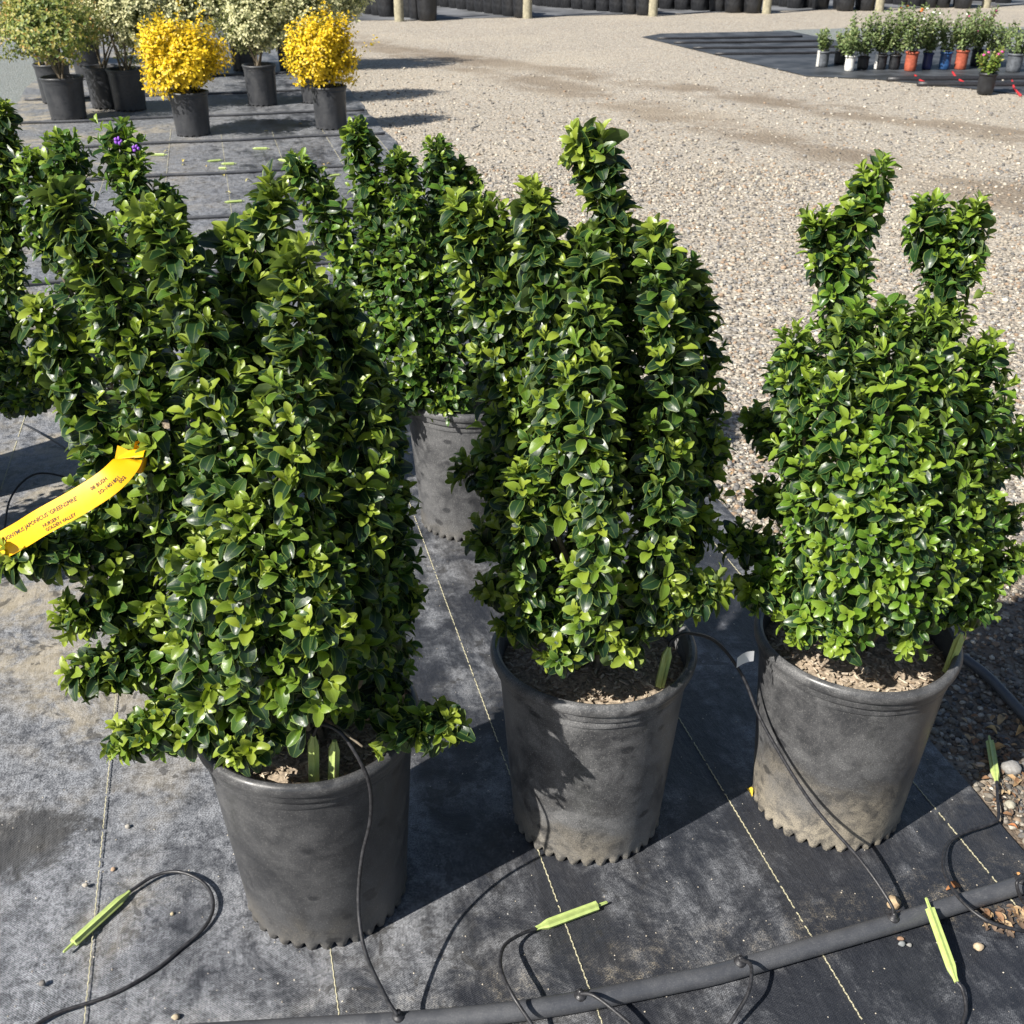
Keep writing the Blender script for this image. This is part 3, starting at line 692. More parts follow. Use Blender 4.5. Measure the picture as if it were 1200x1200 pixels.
A_cols = [
    ([(430, 420, -.05), (412, 320, 0), (378, 248, 0), (348, 192, 0)], .10, .05),
    ([(462, 420, -.10), (448, 310, -.05), (434, 225, 0), (418, 155, 0)], .085, .045),
    ([(485, 455, -.12), (482, 330, -.10), (476, 250, -.05), (466, 190, 0)], .095, .06),
    ([(525, 455, -.10), (522, 340, -.08), (520, 250, 0), (512, 175, 0)], .095, .055),
    ([(565, 450, -.05), (568, 340, 0), (560, 260, 0), (535, 200, .05)], .085, .05),
    ([(420, 450, 0), (395, 390, 0), (378, 345, 0)], .07, .045), ([(595, 430, 0), (604, 350, 0), (600, 290, 0)], .07, .05),
    ([(500, 465, -.12), (440, 455, -.12), (405, 440, -.1)], .06, .04), ([(540, 465, -.12), (515, 475, -.15)], .06, .04),
    ([(470, 470, -.1), (450, 475, -.15)], .06, .04), ([(500, 440, .1), (500, 340, .14), (500, 260, .1)], .12, .08),
]
B_cols = [
    ([(100, 400, 0), (90, 310, 0), (82, 230, 0), (76, 170, 0)], .095, .085), ([(60, 300, -.02), (45, 235, 0), (38, 190, 0)], .06, .045),
    ([(165, 430, -.03), (166, 330, 0), (162, 250, 0), (154, 195, 0)], .10, .08), ([(150, 215, .02), (138, 180, .03), (146, 162, .03)], .07, .06),
    ([(130, 450, -.08), (130, 350, -.06), (126, 270, 0)], .08, .05), ([(195, 410, 0), (200, 310, 0), (198, 232, .03)], .07, .045),
    ([(120, 440, .1), (125, 330, .12)], .12, .08), ([(170, 470, -.1), (210, 460, -.1)], .06, .04), ([(110, 470, -.1), (85, 455, -.12)], .06, .04),
]
C_cols = [
    ([(0, 450, 0), (0, 320, 0), (4, 220, 0), (2, 130, 0)], .085, .05), ([(-50, 450, 0), (-45, 300, 0), (-45, 190, 0)], .09, .06),
    ([(5, 420, -.05), (10, 330, -.04), (8, 250, 0)], .07, .045), ([(-30, 465, -.12), (25, 470, -.2), (60, 460, -.24)], .045, .035, {'mid': -.05}),
    ([(-30, 440, -.1), (10, 435, -.16), (35, 430, -.2)], .045, .035, {'mid': -.05}), ([(-60, 460, -.1), (-20, 440, -.15)], .06, .05), ([(-30, 430, .1), (-30, 320, .1)], .12, .1),
]
def W(x, y, z): return ('w', DC[0] + x, DC[1] + y, z)
D_cols = [([W(a * .8, b * .8, .43), W(a, b, .62), W(a * .9, b * .9, h)], .15, .07) for a, b, h in ((-.16, -.14, 1.2), (.16, -.2, 1.1), (0, .08, 1.3), (-.2, .1, 1.1), (.2, .02, 1.15), (.05, -.25, 1.0))]
counts = []
for loc, lab, cols, pm, smax, smin, pal, hi, sing, dens in (
    (LC, 'large upright evergreen shrub in black pot with the yellow label ribbon, nearest on the left', L_cols, POTM[0], .041, .0185, PAL_EU, True, 300, 1.25),
    (MC, 'tall upright evergreen shrub in dusty grey pot, middle one of the front three', M_cols, POTM[1], .041, .0185, PAL_EU, True, 300, 1.25),
    (RC, 'bright green upright evergreen shrub with two tall tips, in the silt-stained pot at right', R_cols, POTM[2], .035, .0175, PAL_EU2, True, 300, 1.35),
    (AC, 'evergreen shrub in pale sunlit pot, standing behind and between the left and middle front shrubs', A_cols, POTM[3], .046, .020, PAL_EU2, False, 300, 1.45),
    (BC, 'evergreen shrub behind the left front shrub, its pot mostly hidden', B_cols, POTM[4], .044, .020, PAL_EU2, False, 300, 1.45),
    (CC, 'evergreen shrub cut off by the left edge of the picture', C_cols, POTM[4], .046, .020, PAL_EU, False, 120, 1.3),
    (DC, 'evergreen shrub just outside the left edge that shades the fabric', D_cols, POTM[4], .042, .018, PAL_EU, False, 0, 0.8)):
    r, n = shrub(loc, lab, cols, pm, smax, smin, pal, hi, sing, dens, 5 if hi else 4, chips=900 if hi else 80, clear=(352, 838, 440, 915, 1.34) if cols is L_cols else None, rs=(.77 if cols is L_cols else .84) if pal is PAL_EU and hi else 1.0, pot_n=136)
    counts.append(n)
print('LEAVES', counts)

for k, (px, py) in enumerate(((139, 165), (160, 174))):
    c = at(px, py, BC[1] - .10); fl = thing('purple_flower', ('larger' if k == 0 else 'smaller') + ' purple flower on top of the shrub behind the left front shrub', 'flower', c)
    for q in range(5 if k == 0 else 4):
        an = q * 1.257; dd = np.array((math.cos(an), -.5, math.sin(an))) * .006
        V, Fc = ico_cloud((c + dd)[None], np.array([[.005, .003, .005]])); part('petal', V, Fc, M['purple'], fl)
# ------------------------------------------------------------------ drip irrigation
def bedline(y_at0, x):               # laterals run square across the bed
    return y_at0 + 0.252 * x
PR = 0.0165
def pipe(y0, xa, xb, r, label, zlift=0.0, mat=None, wob=0.004):
    xs = np.linspace(xa, xb, 26); P = np.array([(x, bedline(y0, x) + wob * math.sin(x * 5 + y0), PZ + r + zlift) for x in xs])
    o = thing('irrigation_pipe', label, 'pipe', (P[0][0], P[0][1], PZ), 'irrigation pipes laid across the fabric')
    V, Fc = tube(P, r, 18); part('pipe', V, Fc, mat or M['pipe'], o)
    return o
main_path = spline([G(x, y, PZ + PR) for x, y in ((60, 1222), (300, 1208), (483, 1197), (590, 1187), (677, 1174), (800, 1150), (867, 1134), (1047, 1082), (1133, 1056), (1200, 1036), (1330, 994))], 8)
main = thing('irrigation_pipe', 'black plastic irrigation pipe along the bottom edge, in front of the pots', 'pipe', main_path[0] * (1, 1, 0) + (0, 0, PZ), 'irrigation pipes laid across the fabric')
V, Fc = tube(main_path, PR, 20); part('pipe', V, Fc, M['pipe'], main)
for px, py in ((467, 1190), (680, 1166), (867, 1126), (1047, 1075), (1196, 1030)):
    g = G(px, py, PZ + 2 * PR); x = g[0]; c = np.array((x, np.interp(x, main_path[:, 0], main_path[:, 1]), PZ + 2 * PR - .001))
    V, Fc = lathe([(.0105, -.007), (.0105, .001), (.0085, .003), (.006, .0035), (.006, .008), (.0042, .0095), (.0042, .013), (.001, .0135)], 16, c)
    part('barb_fitting', V, Fc, M['tube'], main)
for k, y0 in enumerate((3.75, 5.15, 6.35, 7.65, 8.95, 10.25, 11.7, 13.2)):
    yb = y0; xr = (0.905 + SL * (yb - 1.88)) / (1 - SL * 0.252); yb = bedline(y0, xr)
    pipe(y0 + .55, xr - 3.2, xr - 0.16, .011, ('thin black lateral pipe across the fabric, %s crossing behind the shrubs counting from the front' % ['first', 'second', 'third', 'fourth', 'fifth', 'sixth', 'seventh', 'eighth'][k]), 0, M['pipe'], .02)
sp = spline([G(1128, 770, .02), G(1160, 795, .02), G(1200, 838, .02), G(1260, 900, .02)], 8)
V, Fc = tube(sp, .0125, 14); tag(part('irrigation_pipe', V, Fc, M['pipe'], None), 'short black pipe lying on the gravel behind the right pot', 'pipe')

def emitter(a, b, parent, name='emitter_stake', s=1.0):
    """ribbed green drip stake from its tube end a to its nozzle b"""
    a = np.asarray(a, float); b = np.asarray(b, float); L = np.linalg.norm(b - a); d = (b - a) / L
    st = [(0, .0042), (.05, .0048), (.06, .0050), (.16, .0092), (.20, .0094), (.5, .0094), (.80, .0092), (.82, .0095), (.85, .0094), (.86, .0034), (.92, .003), (.99, .0026), (1.0, .0015)]
    P = np.array([a + d * (f * L) for f, _ in st]); r = np.array([q * s for _, q in st])
    V, Fc = tube(P, r, 12, 0.74)
    o = part(name, V, Fc, M['stake'], parent, False)
    return o
def drip(path, stake, label, r=.0032, m=9):
    P = spline([G(*p) for p in path], m)
    root = thing('drip_tube', label, 'drip line', P[0] * (1, 1, 0) + (0, 0, PZ), 'drip tubes with green emitters')
    V, Fc = tube(P, r, 10); part('tube', V, Fc, M['tube'], root)
    for a, b in stake: emitter(G(*a), G(*b), root)
    return root
e = PZ + .0035; es = PZ + .009
drip([(40, 1202, e), (70, 1186, e), (130, 1166, e), (180, 1138, e), (212, 1112, e), (240, 1086, e + .004), (250, 1060, e + .008), (240, 1036, e + .01), (212, 1022, e + .012), (182, 1026, e + .008), (150, 1046, es)], [((152, 1045, es), (74, 1116, es))], 'black drip tube in a loop on the left fabric with a green emitter')
drip([(640, 1225, e + .01), (625, 1203, e + .03), (600, 1165, e + .055), (587, 1135, e + .05), (590, 1110, e + .03), (608, 1096, e + .015), (629, 1088, es)], [((628, 1088, es), (712, 1057, es))], 'black drip tube with light green emitter lying in front of the middle pot')
drip([(1122, 1215, e), (1132, 1185, e + .01), (1128, 1160, .035), (1120, 1149, .04)], [((1121, 1151, .04), (1085, 1052, .058))], 'drip tube whose bright green emitter leans over the pipe at lower right')
drip([(1230, 1090, e + .02), (1195, 1090, e + .03), (1155, 1078, e + .045), (1122, 1050, e + .045), (1106, 1018, e + .03), (1110, 990, e + .015), (1130, 976, e + .01), (1160, 966, e + .008), (1170, 958, e + .008), (1169, 935, e + .008), (1168, 915, es)], [((1168, 916, es), (1159, 862, .02))], 'drip tube curving past the right pot with green emitter on the litter')
drip([(466, 1190, PZ + 2 * PR + .008), (452, 1168, .075), (428, 1115, .135), (420, 1060, .19), (424, 1005, .26), (434, 960, .335), (433, 920, .42), (418, 885, .475), (398, 858, .505), (376, 849, .51), (367, 862, .49)], [((367, 861, .49), (368, 925, .375))], 'drip tube arching from the front pipe into the left pot with a green stake')
drip([(1047, 1072, PZ + 2 * PR + .008), (1043, 1058, .07), (1010, 1010, .105), (950, 940, .175), (895, 850, .28), (870, 792, .355), (840, 753, .43), (806, 742, .475), (788, 750, .475), (784, 760, .46)], [((784, 758, .465), (771, 812, .375))], 'long drip tube rising across the right pot into the middle pot with a green stake')
drip([(867, 1124, PZ + 2 * PR + .008), (880, 1132, .065), (878, 1160, .06), (865, 1185, .045), (845, 1215, .03)], [], 'short drip tube leaving the front pipe below the right and middle pots')
drip([(680, 1164, PZ + 2 * PR + .008), (698, 1168, .062), (735, 1197, .05), (765, 1225, .03)], [], 'short drip tube leaving the front pipe at the bottom centre')
drip([(1230, 1010, .02), (1198, 1028, .075), (1192, 1040, .07), (1205, 1062, .03), (1240, 1072, .02)], [], 'thin tube looped over the pipe at the right edge')
drip([(-20, 690, e), (2, 640, e), (12, 585, e + .06), (40, 556, e + .1), (80, 560, e + .06), (118, 578, e)], [], 'drip tube arching in the shade above the yellow ribbon')
drip([(28, 497, e), (60, 515, e + .03), (90, 535, e + .03), (125, 565, e)], [], 'drip tube in the shade under the far left shrub')
for pa, pb, lab in (((1127, 742, .475), (1107, 795, .375), 'pale green emitter stake stuck in the soil of the right pot'), ((392, 868, .47), (390, 925, .375), 'second green stake in the left pot, half hidden by leaves')):
    root = thing('emitter_stake', lab, 'drip stake', G(*pb)); emitter(G(*pa), G(*pb), root, 'stake_body')
for i, (px, py, dx) in enumerate(((185, 181, 22), (252, 189, 18), (268, 192, 18), (306, 174, 20), (392, 206, 16), (333, 187, 14), (275, 237, 24), (290, 268, 24), (261, 197, 10))):
    a = G(px - dx / 2, py, es); b = G(px + dx / 2, py + random.uniform(-2, 2), es)
    root = thing('emitter_stake', 'pale green emitter lying on the far fabric, %s from the left of nine' % ['first', 'second', 'fourth', 'seventh', 'ninth', 'eighth', 'fifth', 'sixth', 'third'][i], 'drip stake', a * (1, 1, 0) + (0, 0, PZ), 'green emitters strewn on the far fabric'); emitter(a, b, root, 'stake_body', 1.0)

# ------------------------------------------------------------------ yellow ribbon label with print, and paper tag
def ribbon():
    ctr = [(-3, 642, 1.268), (24, 627, 1.265), (50, 611, 1.262), (95, 586, 1.265), (128, 564, 1.275), (148, 543, 1.30), (156, 528, 1.335)]
    wid = [.037, .037, .037, .037, .037, .036, .034]
    C = spline([at(*p) for p in ctr], 8)
    view = np.array((0, CP, -SP)); T = nrm(np.gradient(C, axis=0))
    U = nrm(np.cross(T, view) * -1.0)
    U = np.where(U[:, 2:3] < 0, -U, U)
    return C, U, T
C, U, T = ribbon()
root = thing('plant_label', 'yellow plastic label ribbon with black print tied to the left shrub', 'plant label', C[-1])
HW = .0185; N_ = nrm(np.cross(T, U)); N_ = np.where((N_ @ np.array((0, CP, -SP)))[:, None] > 0, -N_, N_)
nn = len(C); rows = [-1, -.5, 0, .5, 1]; V = []
for i in range(nn):
    for q in rows: V.append(C[i] + U[i] * (HW * q) + N_[i] * (.0015 * (1 - q * q)))
nv = len(V); V += [v - N_[i // 5] * .0004 for i, v in enumerate(V)]
Fc = [(i * 5 + j, i * 5 + j + 1, (i + 1) * 5 + j + 1, (i + 1) * 5 + j) for i in range(nn - 1) for j in range(4)]
Fc += [tuple(nv + k for k in reversed(f)) for f in Fc]
strip = part('ribbon', V, Fc, M['ribbon'], root)
lp = spline([at(156, 528, 1.335), at(166, 526, 1.345), at(173, 536, 1.335), at(166, 546, 1.32), at(152, 538, 1.325), at(136, 530, 1.325)], 6)
V = []; hw = np.linspace(.013, .010, len(lp))
for i, p in enumerate(lp): V += [p + np.array((.2, .45, .85)) * hw[i], p - np.array((.2, .45, .85)) * hw[i]]
part('tie_loop', V, [(2 * i, 2 * i + 1, 2 * i + 3, 2 * i + 2) for i in range(len(lp) - 1)], M['ribbon'], root)
arc = np.concatenate([[0], np.cumsum(np.linalg.norm(np.diff(C, axis=0), axis=1))])
def lettering(txt, px_at, row, size, parent):
    cu = bpy.data.curves.new('lettering', 'FONT'); cu.body = txt; cu.size = 1.0; cu.resolution_u = 2; cu.offset = 0.016
    ob = bpy.data.objects.new('lettering', cu); COL.objects.link(ob)
    dg = bpy.context.evaluated_depsgraph_get(); me = bpy.data.meshes.new_from_object(ob.evaluated_get(dg))
    co = np.array([v.co[:] for v in me.vertices]); fs = [tuple(p.vertices) for p in me.polygons]
    bpy.data.objects.remove(ob)
    xr, yr, _ = project(C); s_at = float(np.interp(px_at, xr, arc))    # right-hand end of the line of print
    s = s_at + (co[:, 0] - co[:, 0].max()) * size; v = row + co[:, 1] * size
    P = np.stack([np.interp(s, arc, C[:, j]) for j in range(3)], 1); Uu = np.stack([np.interp(s, arc, U[:, j]) for j in range(3)], 1); Nn = np.stack([np.interp(s, arc, N_[:, j]) for j in range(3)], 1)
    ok = s > 0.0005; fs = [f for f in fs if all(ok[i] for i in f)]
    q = (v / HW)[:, None]
    part('lettering', P + Uu * v[:, None] + Nn * (.0015 * (1 - q * q) + .0005), fs, M['ink'], parent, False)
lettering("EUONYMUS JAPONICUS 'GREENSPIRE'", 93, .0025, .0082, strip)
lettering('NURSERY', 68, -.0085, .0068, strip)
lettering('GOLDEN VALLEY', 84, -.0150, .0066, strip)
lettering('08 BUSH', 128, .0030, .0072, strip)
lettering('SO-1401801', 136, -.0070, .0066, strip)
lettering('002', 139, -.0125, .0064, strip)
tg = thing('paper_tag', 'small white paper tag stuck on the tube in the shade left of the right pot', 'tag', at(872, 778, 1.54))
a, b = at(864, 771, 1.50), at(884, 763, 1.53); V = []
for f in np.linspace(0, 1, 6):
    p = a + (b - a) * f; V += [p + (0, .006 * math.sin(f * 3.1), .0), p + (.001, .004 * math.sin(f * 3.1), -.022)]
part('card', V, [(2 * i, 2 * i + 1, 2 * i + 3, 2 * i + 2) for i in range(5)], M['paper'], tg)

# ------------------------------------------------------------------ stones and fallen leaves
def stone(px, py, r, col, label, zz=None, on=PZ):
    c = G(px, py, on); S = np.array([[r, r * .8, r * .62]])
    import bmesh
    bm = bmesh.new(); bmesh.ops.create_icosphere(bm, subdivisions=2, radius=1.0)
    ph = random.uniform(0, 9)
    for v in bm.verts:
        n_ = 1 + .14 * math.sin(3 * v.co.x + ph) + .12 * math.sin(4 * v.co.y + 2 * ph) + .08 * math.sin(5 * v.co.z + ph * 3)
        v.co = Vector((v.co.x * r * n_, v.co.y * r * .8 * n_, v.co.z * r * .62 * n_))
    V = np.array([v.co[:] for v in bm.verts]) + c; V[:, 2] += on - V[:, 2].min(); Fc = [tuple(v.index for v in f.verts) for f in bm.faces]; bm.free()
    tag(part('stone', V, Fc, M['pebble'], None, True, np.tile(np.array(col), (len(V), 1)), None, c), label, 'stone', 'stones on the fabric')
stone(1046, 1062, .015, (.48, .36, .22), 'tan stone touching the pipe below the right pot')
stone(1147, 1112, .0095, (.50, .40, .27), 'tan stone on the fabric right of the leaning green emitter')
stone(1056, 1108, .007, (.22, .24, .25), 'blue grey pebble in front of the pipe left of the leaning emitter')
stone(1055, 1101, .0055, (.32, .20, .13), 'reddish pebble beside the blue grey pebble by the pipe')
stone(1065, 1109, .005, (.25, .25, .24), 'small grey pebble right of the blue grey pebble by the pipe')
stone(100, 1039, .006, (.38, .35, .30), 'pale pebble on the fabric above the left emitter')
stone(50, 1154, .0065, (.20, .19, .18), 'grey pebble on the fabric below the left emitter')
stone(206, 1194, .007, (.45, .38, .27), 'tan pebble at the bottom edge left of the left pot')
stone(150, 970, .006, (.42, .40, .36), 'pale pebble near the stitched thread left of the left pot')
stone(133, 1020, .005, (.46, .33, .22), 'brownish pebble on the stitched thread left of the left pot')
stone(202, 1072, .004, (.46, .40, .26), 'small pebble inside the loop of the left tube')
stone(1148, 898, .009, (.45, .37, .30), 'pinkish stone at the fabric edge beside the emitter on the litter', on=PZ)
stone(1183, 905, .021, (.27, .265, .255), 'large light grey stone right of the emitter on the litter', on=.002)
stone(1184, 946, .012, (.36, .34, .27), 'flat olive grey stone below the large light grey stone', on=.002)
stone(1122, 870, .008, (.33, .30, .27), 'brown stone in the shade behind the right pot', on=.004)

def dead_leaf(px, py, s, ang, col, label, on=PZ, group='fallen leaves'):
    T_, Fc_, UV = leaf_template(R5, C5, .5, .35, .1); c = G(px, py, on)
    V = T_ * s; V[:, 2] += .12 * s * np.sin(V[:, 1] / s * 3.1) + abs(V[:, 0]) * random.uniform(.1, .6)
    ca, sa = math.cos(ang), math.sin(ang); V = np.stack([V[:, 0] * ca - V[:, 1] * sa, V[:, 0] * sa + V[:, 1] * ca, V[:, 2]], 1)
    V[:, 2] -= V[:, 2].min(); V += c + (0, 0, .001)
    return part('fallen_leaf', V, Fc_, M['deadleaf'], None, True, np.tile(np.array(col), (len(V), 1)), UV, c)
DL = [(1108, 1045, .034, -1.3, (.30, .13, .045), 'orange brown leaf lying on the fabric just behind the pipe'), (1178, 877, .036, 1.9, (.50, .28, .10), 'orange leaf on the litter right of the upper emitter'),
      (1168, 862, .03, .6, (.46, .33, .15), 'yellowish leaf at the tip of the upper emitter'), (1190, 864, .04, -1.0, (.48, .30, .12), 'tan leaf at the right edge above the large grey stone'),
      (1176, 842, .034, 2.4, (.42, .30, .16), 'pale tan leaf below the short pipe on the gravel'), (1192, 972, .018, .9, (.36, .14, .05), 'small rust coloured leaf at the right edge below the stones'),
      (1196, 1033, .02, 0.3, (.42, .22, .08), 'brown leaf at the right edge above the pipe'), (881, 935, .026, .2, (.55, .40, .03), 'yellow leaf caught under the left foot of the right pot')]
for d in DL: tag(dead_leaf(d[0], d[1], d[2], d[3], d[4], d[5], PZ if d[0] < 1150 else .006), d[5], 'leaf', 'fallen leaves')
dls = []
for i in range(230):
    if i < 110: px, py = random.uniform(1130, 1205), random.uniform(835, 960)
    elif i < 190: px, py = random.uniform(1150, 1210), random.uniform(1062, 1092)
    else: px, py = random.uniform(845, 905), random.uniform(530, 580)
    on = PZ + .003 if 110 <= i < 190 else .008
    g = G(px, py, on)
    if i < 110 and g[0] < edge_x(g[1]) + .01: continue
    T_, Fc_, UV = leaf_template(R3, C3, .5, .4, .1); s = random.uniform(.008, .022); an = random.uniform(0, 6.28); til = random.uniform(-.5, .5)
    V = T_ * s; V[:, 2] += V[:, 0] * til; V = np.stack([V[:, 0] * math.cos(an) - V[:, 1] * math.sin(an), V[:, 0] * math.sin(an) + V[:, 1] * math.cos(an), V[:, 2]], 1); V[:, 2] -= V[:, 2].min()
    dls.append((V + g, Fc_.tolist(), random.choice([(.22, .12, .06), (.34, .22, .11), (.13, .085, .055), (.42, .31, .18), (.10, .07, .05), (.16, .11, .075)])))
V, Fc = joinm([(a, b) for a, b, _ in dls]); T_ = np.vstack([np.tile(np.array(c), (len(a), 1)) for a, _, c in dls])
kind(tag(part('leaf_litter', V, Fc, M['deadleaf'], None, True, T_), 'brown dead leaf litter along the fabric edge at right', 'leaf litter'), 'stuff')
# yellow leaves dropped on the far fabric
for i in range(26):
    g = None
    px, py = random.uniform(120, 420), random.choice([random.uniform(140, 155), random.uniform(176, 215), random.uniform(225, 235)])
    o = dead_leaf(px, py, random.uniform(.025, .045), random.uniform(0, 6), random.choice([(.5, .42, .12), (.45, .42, .2), (.4, .3, .12)]), '')
    tag(o, 'small yellowish leaf dropped on the fabric below the golden shrubs', 'leaf', 'yellow leaves on the far fabric')

# ------------------------------------------------------------------ golden and variegated shrubs at the back of the bed
def bush(name, label, group, px, py, pot_h, rr, rb, crown, pal, mat, nsh, leaf, pm, stems=5, extra=(), tmpl=TINY, lean=0.0):
    """px,py: foot of the pot front; crown = (dx, z0, z1, rx, ry) in metres from the pot axis"""
    g = G(px, py, PZ); c = np.array((g[0], g[1] + rb, PZ))
    root = thing(name, label, 'potted shrub', c, group)
    pot_parts(root, c, pm, pot_h, rr, rb, 48, chips=0, teeth=16)
    dx, z0, z1, rx, ry = crown; lv = Leaves(); cz = (z0 + z1) / 2; hz = (z1 - z0) / 2
    ends = []
    nst = 13
    dirs = [nrm(np.array((random.gauss(0, 1), random.gauss(0, 1), random.gauss(0.1, .8)))) for _ in range(nst)]
    for i in range(int(nsh * 2.2)):
        d = nrm(np.array([random.gauss(0, 1) for _ in range(3)])); q = random.random() ** 0.4
        lump = 0.56 + 0.52 * max(float(np.dot(d, e_)) for e_ in dirs) ** 5 + random.uniform(-.05, .12)
        P = np.array((dx + d[0] * rx * q * lump, d[1] * ry * q * lump, cz + d[2] * hz * q * lump)) + c * (1, 1, 1)
        if P[2] < pot_h - .02: continue
        dd = nrm(d + np.array((0, 0, .55)))
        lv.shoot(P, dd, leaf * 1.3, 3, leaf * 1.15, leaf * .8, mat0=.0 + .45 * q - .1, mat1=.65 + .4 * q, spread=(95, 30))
        if i % 70 == 0: ends.append(P)
    for ex in extra:
        for i in range(ex[4]):
            f = i / max(1, ex[4] - 1); P = c + np.array((ex[0] + (ex[2] - ex[0]) * f, 0, ex[1] + (ex[3] - ex[1]) * f)) + np.array([random.uniform(-.015, .015) for _ in range(3)])
            lv.shoot(P, (random.uniform(-.5, .5) + (ex[2] - ex[0]), random.uniform(-.5, .3), .6), leaf * 1.5, 3, leaf, leaf * .6, mat0=.3, mat1=1.05)
    for P in ends[:stems]:
        b0 = c + (random.uniform(-.03, .03), random.uniform(-.03, .03), pot_h * .85)
        q = spline([b0, b0 * .5 + P * .5 + (random.uniform(-.03, .03), 0, .02), P], 5); V, Fc = tube(q, np.linspace(.011, .003, len(q)), 6); part('stem', V, Fc, M['bark'], root)
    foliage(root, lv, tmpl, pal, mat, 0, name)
    return root
GB = 'golden shrubs at the back of the bed'; VB = 'variegated shrubs at the back of the bed'
bush('golden_shrub', 'bright yellow rounded shrub in grey pot, left one of the two yellow shrubs', GB, 222, 161, .34, .165, .135, (-.03, .30, .88, .36, .32), PAL_GOLD, M['leaf_gold'], 560, .036, POTM[4], extra=((.0, .8, .03, 1.0, 9), (-.12, .75, -.16, .9, 7), (.14, .75, .2, .92, 7), (.25, .6, .36, .66, 5)))
bush('golden_shrub', 'bright yellow shrub with a side sprig, right one of the two yellow shrubs', GB, 386, 153, .34, .155, .13, (-.02, .32, .88, .30, .28), PAL_GOLD, M['leaf_gold'], 500, .034, POTM[4], extra=((.18, .50, .42, .68, 9), (.0, .85, .02, 1.0, 6)))
bush('variegated_shrub', 'olive green and yellow open shrub with bare pale stems, at far left', VB, 74, 142, .35, .185, .15, (-.06, .42, 1.15, .50, .42), PAL_OLIVE, M['leaf_cream'], 430, .036, POTM[4], stems=9)
bush('variegated_shrub', 'potted shrub half hidden behind the olive yellow shrub at far left', VB, 62, 122, .35, .17, .14, (-.2, .45, 1.0, .3, .3), PAL_OLIVE, M['leaf_cream'], 140, .036, POTM[4])
bush('variegated_shrub', 'greyish variegated shrub in the left pot of the close pair', VB, 121, 128, .36, .17, .14, (.0, .42, 1.3, .36, .34), PAL_CREAM, M['leaf_cream'], 420, .033, POTM[4])
bush('variegated_shrub', 'cream variegated shrub in the right pot of the close pair', VB, 148, 131, .36, .17, .14, (.18, .42, 1.35, .40, .36), PAL_CREAM, M['leaf_cream'], 520, .036, POTM[4])
bush('variegated_shrub', 'pale cream variegated shrub in black pot between the two yellow shrubs', VB, 305, 125, .36, .16, .135, (.04, .34, 1.2, .36, .36), PAL_CREAM, M['leaf_cream'], 620, .034, POTM[4])
bush('variegated_shrub', 'cream shrub whose pot shows behind the right yellow shrub', VB, 368, 122, .36, .15, .13, (-.05, .45, 1.25, .34, .34), PAL_CREAM, M['leaf_cream'], 420, .034, POTM[4])
for px, py, lab, pal in ((235, 92, 'cream variegated shrub in the row behind the left yellow shrub', PAL_CREAM), (190, 88, 'cream variegated shrub behind the close pair of pots', PAL_CREAM), (340, 84, 'tall cream shrub at the top edge behind the pale cream shrub', PAL_CREAM), (384, 82, 'cream shrub at the top edge above the right yellow shrub', PAL_CREAM), (285, 84, 'dull brownish green shrub in the gap between cream shrubs', PAL_OLIVE), (100, 92, 'pale green shrub at the top edge behind the olive shrub', PAL_CREAM), (50, 78, 'dark green shrub at the top left corner', PAL_OLIVE)):
    bush('variegated_shrub', lab, VB, px, py, .36, .17, .14, (.02, .30, 1.45, .62, .5), pal, M['leaf_cream'], 620, .040, POTM[4])

# ------------------------------------------------------------------ black pots and posts across the yard
def simple_pot(name, label, cat, c, ht, rr, rb, mat, group, n=28, filled=True):
    root = thing(name, label, cat, c, group); c = np.array(c, float)
    V, Fc = lathe([(.01, .004), (rb - .006, .002), (rb, .008), (rb + (rr - rb) * .3, ht * .3), (rr - .012, ht * .88), (rr - .011, ht * .9), (rr - .018, ht * .86), (.02, ht * .84)], n, c)
    b = part('pot', V, Fc, mat, root)
    V, Fc = lathe([(rr - .011, ht * .88), (rr - .002, ht * .89), (rr, ht * .94), (rr - .003, ht * .99), (rr - .009, ht), (rr - .014, ht * .97), (rr - .016, ht * .86)], n, c)
    part('rim', V, Fc, mat, b)
    return root
def copy_tree(o, loc, label):
    r = o.copy(); COL.objects.link(r); r.location = [float(v) for v in loc]; r['label'] = label
    for ch in o.children:
        q = ch.copy(); COL.objects.link(q); q.parent = r
        for g2 in ch.children:
            w = g2.copy(); COL.objects.link(w); w.parent = q
    return r
proto = None
ORD = ['nearest', 'second', 'third', 'fourth', 'fifth', 'sixth', 'seventh', 'eighth', 'ninth', 'tenth', 'eleventh', 'twelfth']
rowdef = [  # foot of the nearest pot in each receding row (photo pixels), number, where
    (499, 24.5, 9, 'left of the first wooden post', -.50), (454, 20, 8, 'far left of the first wooden post', -.60), (612, 21, 11, 'left of the second wooden post', -.58), (601, 18.5, 9, 'behind the row left of the second wooden post', -.58), (655, 9, 4, 'just right of the second wooden post', -.58), (725, 10, 5, 'between the second and third wooden posts', -.58), (757, 18, 9, 'left of the third wooden post', -.8), (744, 16, 7, 'behind the row left of the third wooden post', -.8),
    (884, 15.5, 8, 'left of the fourth wooden post', -1.3), (862, 15, 8, 'behind the row left of the fourth wooden post', -1.3), (935, 10, 3, 'right of the fourth wooden post', -.3), (963, 11, 2, 'between the fourth and fifth wooden posts', -.3), (993, 13, 2, 'just left of the fifth wooden post', .1), (1016, 12.5, 2, 'beside the fifth wooden post', .2), (1058, 6, 2, 'right of the fifth wooden post', -.3), (1092, 9, 3, 'between the fifth and sixth wooden posts', -.5), (1106, 9, 2, 'right of the pots between the fifth and sixth posts', .2), (1131, 10, 2, 'left of the sixth wooden post', .3), (1178, 4, 3, 'right of the sixth wooden post', -.4)]
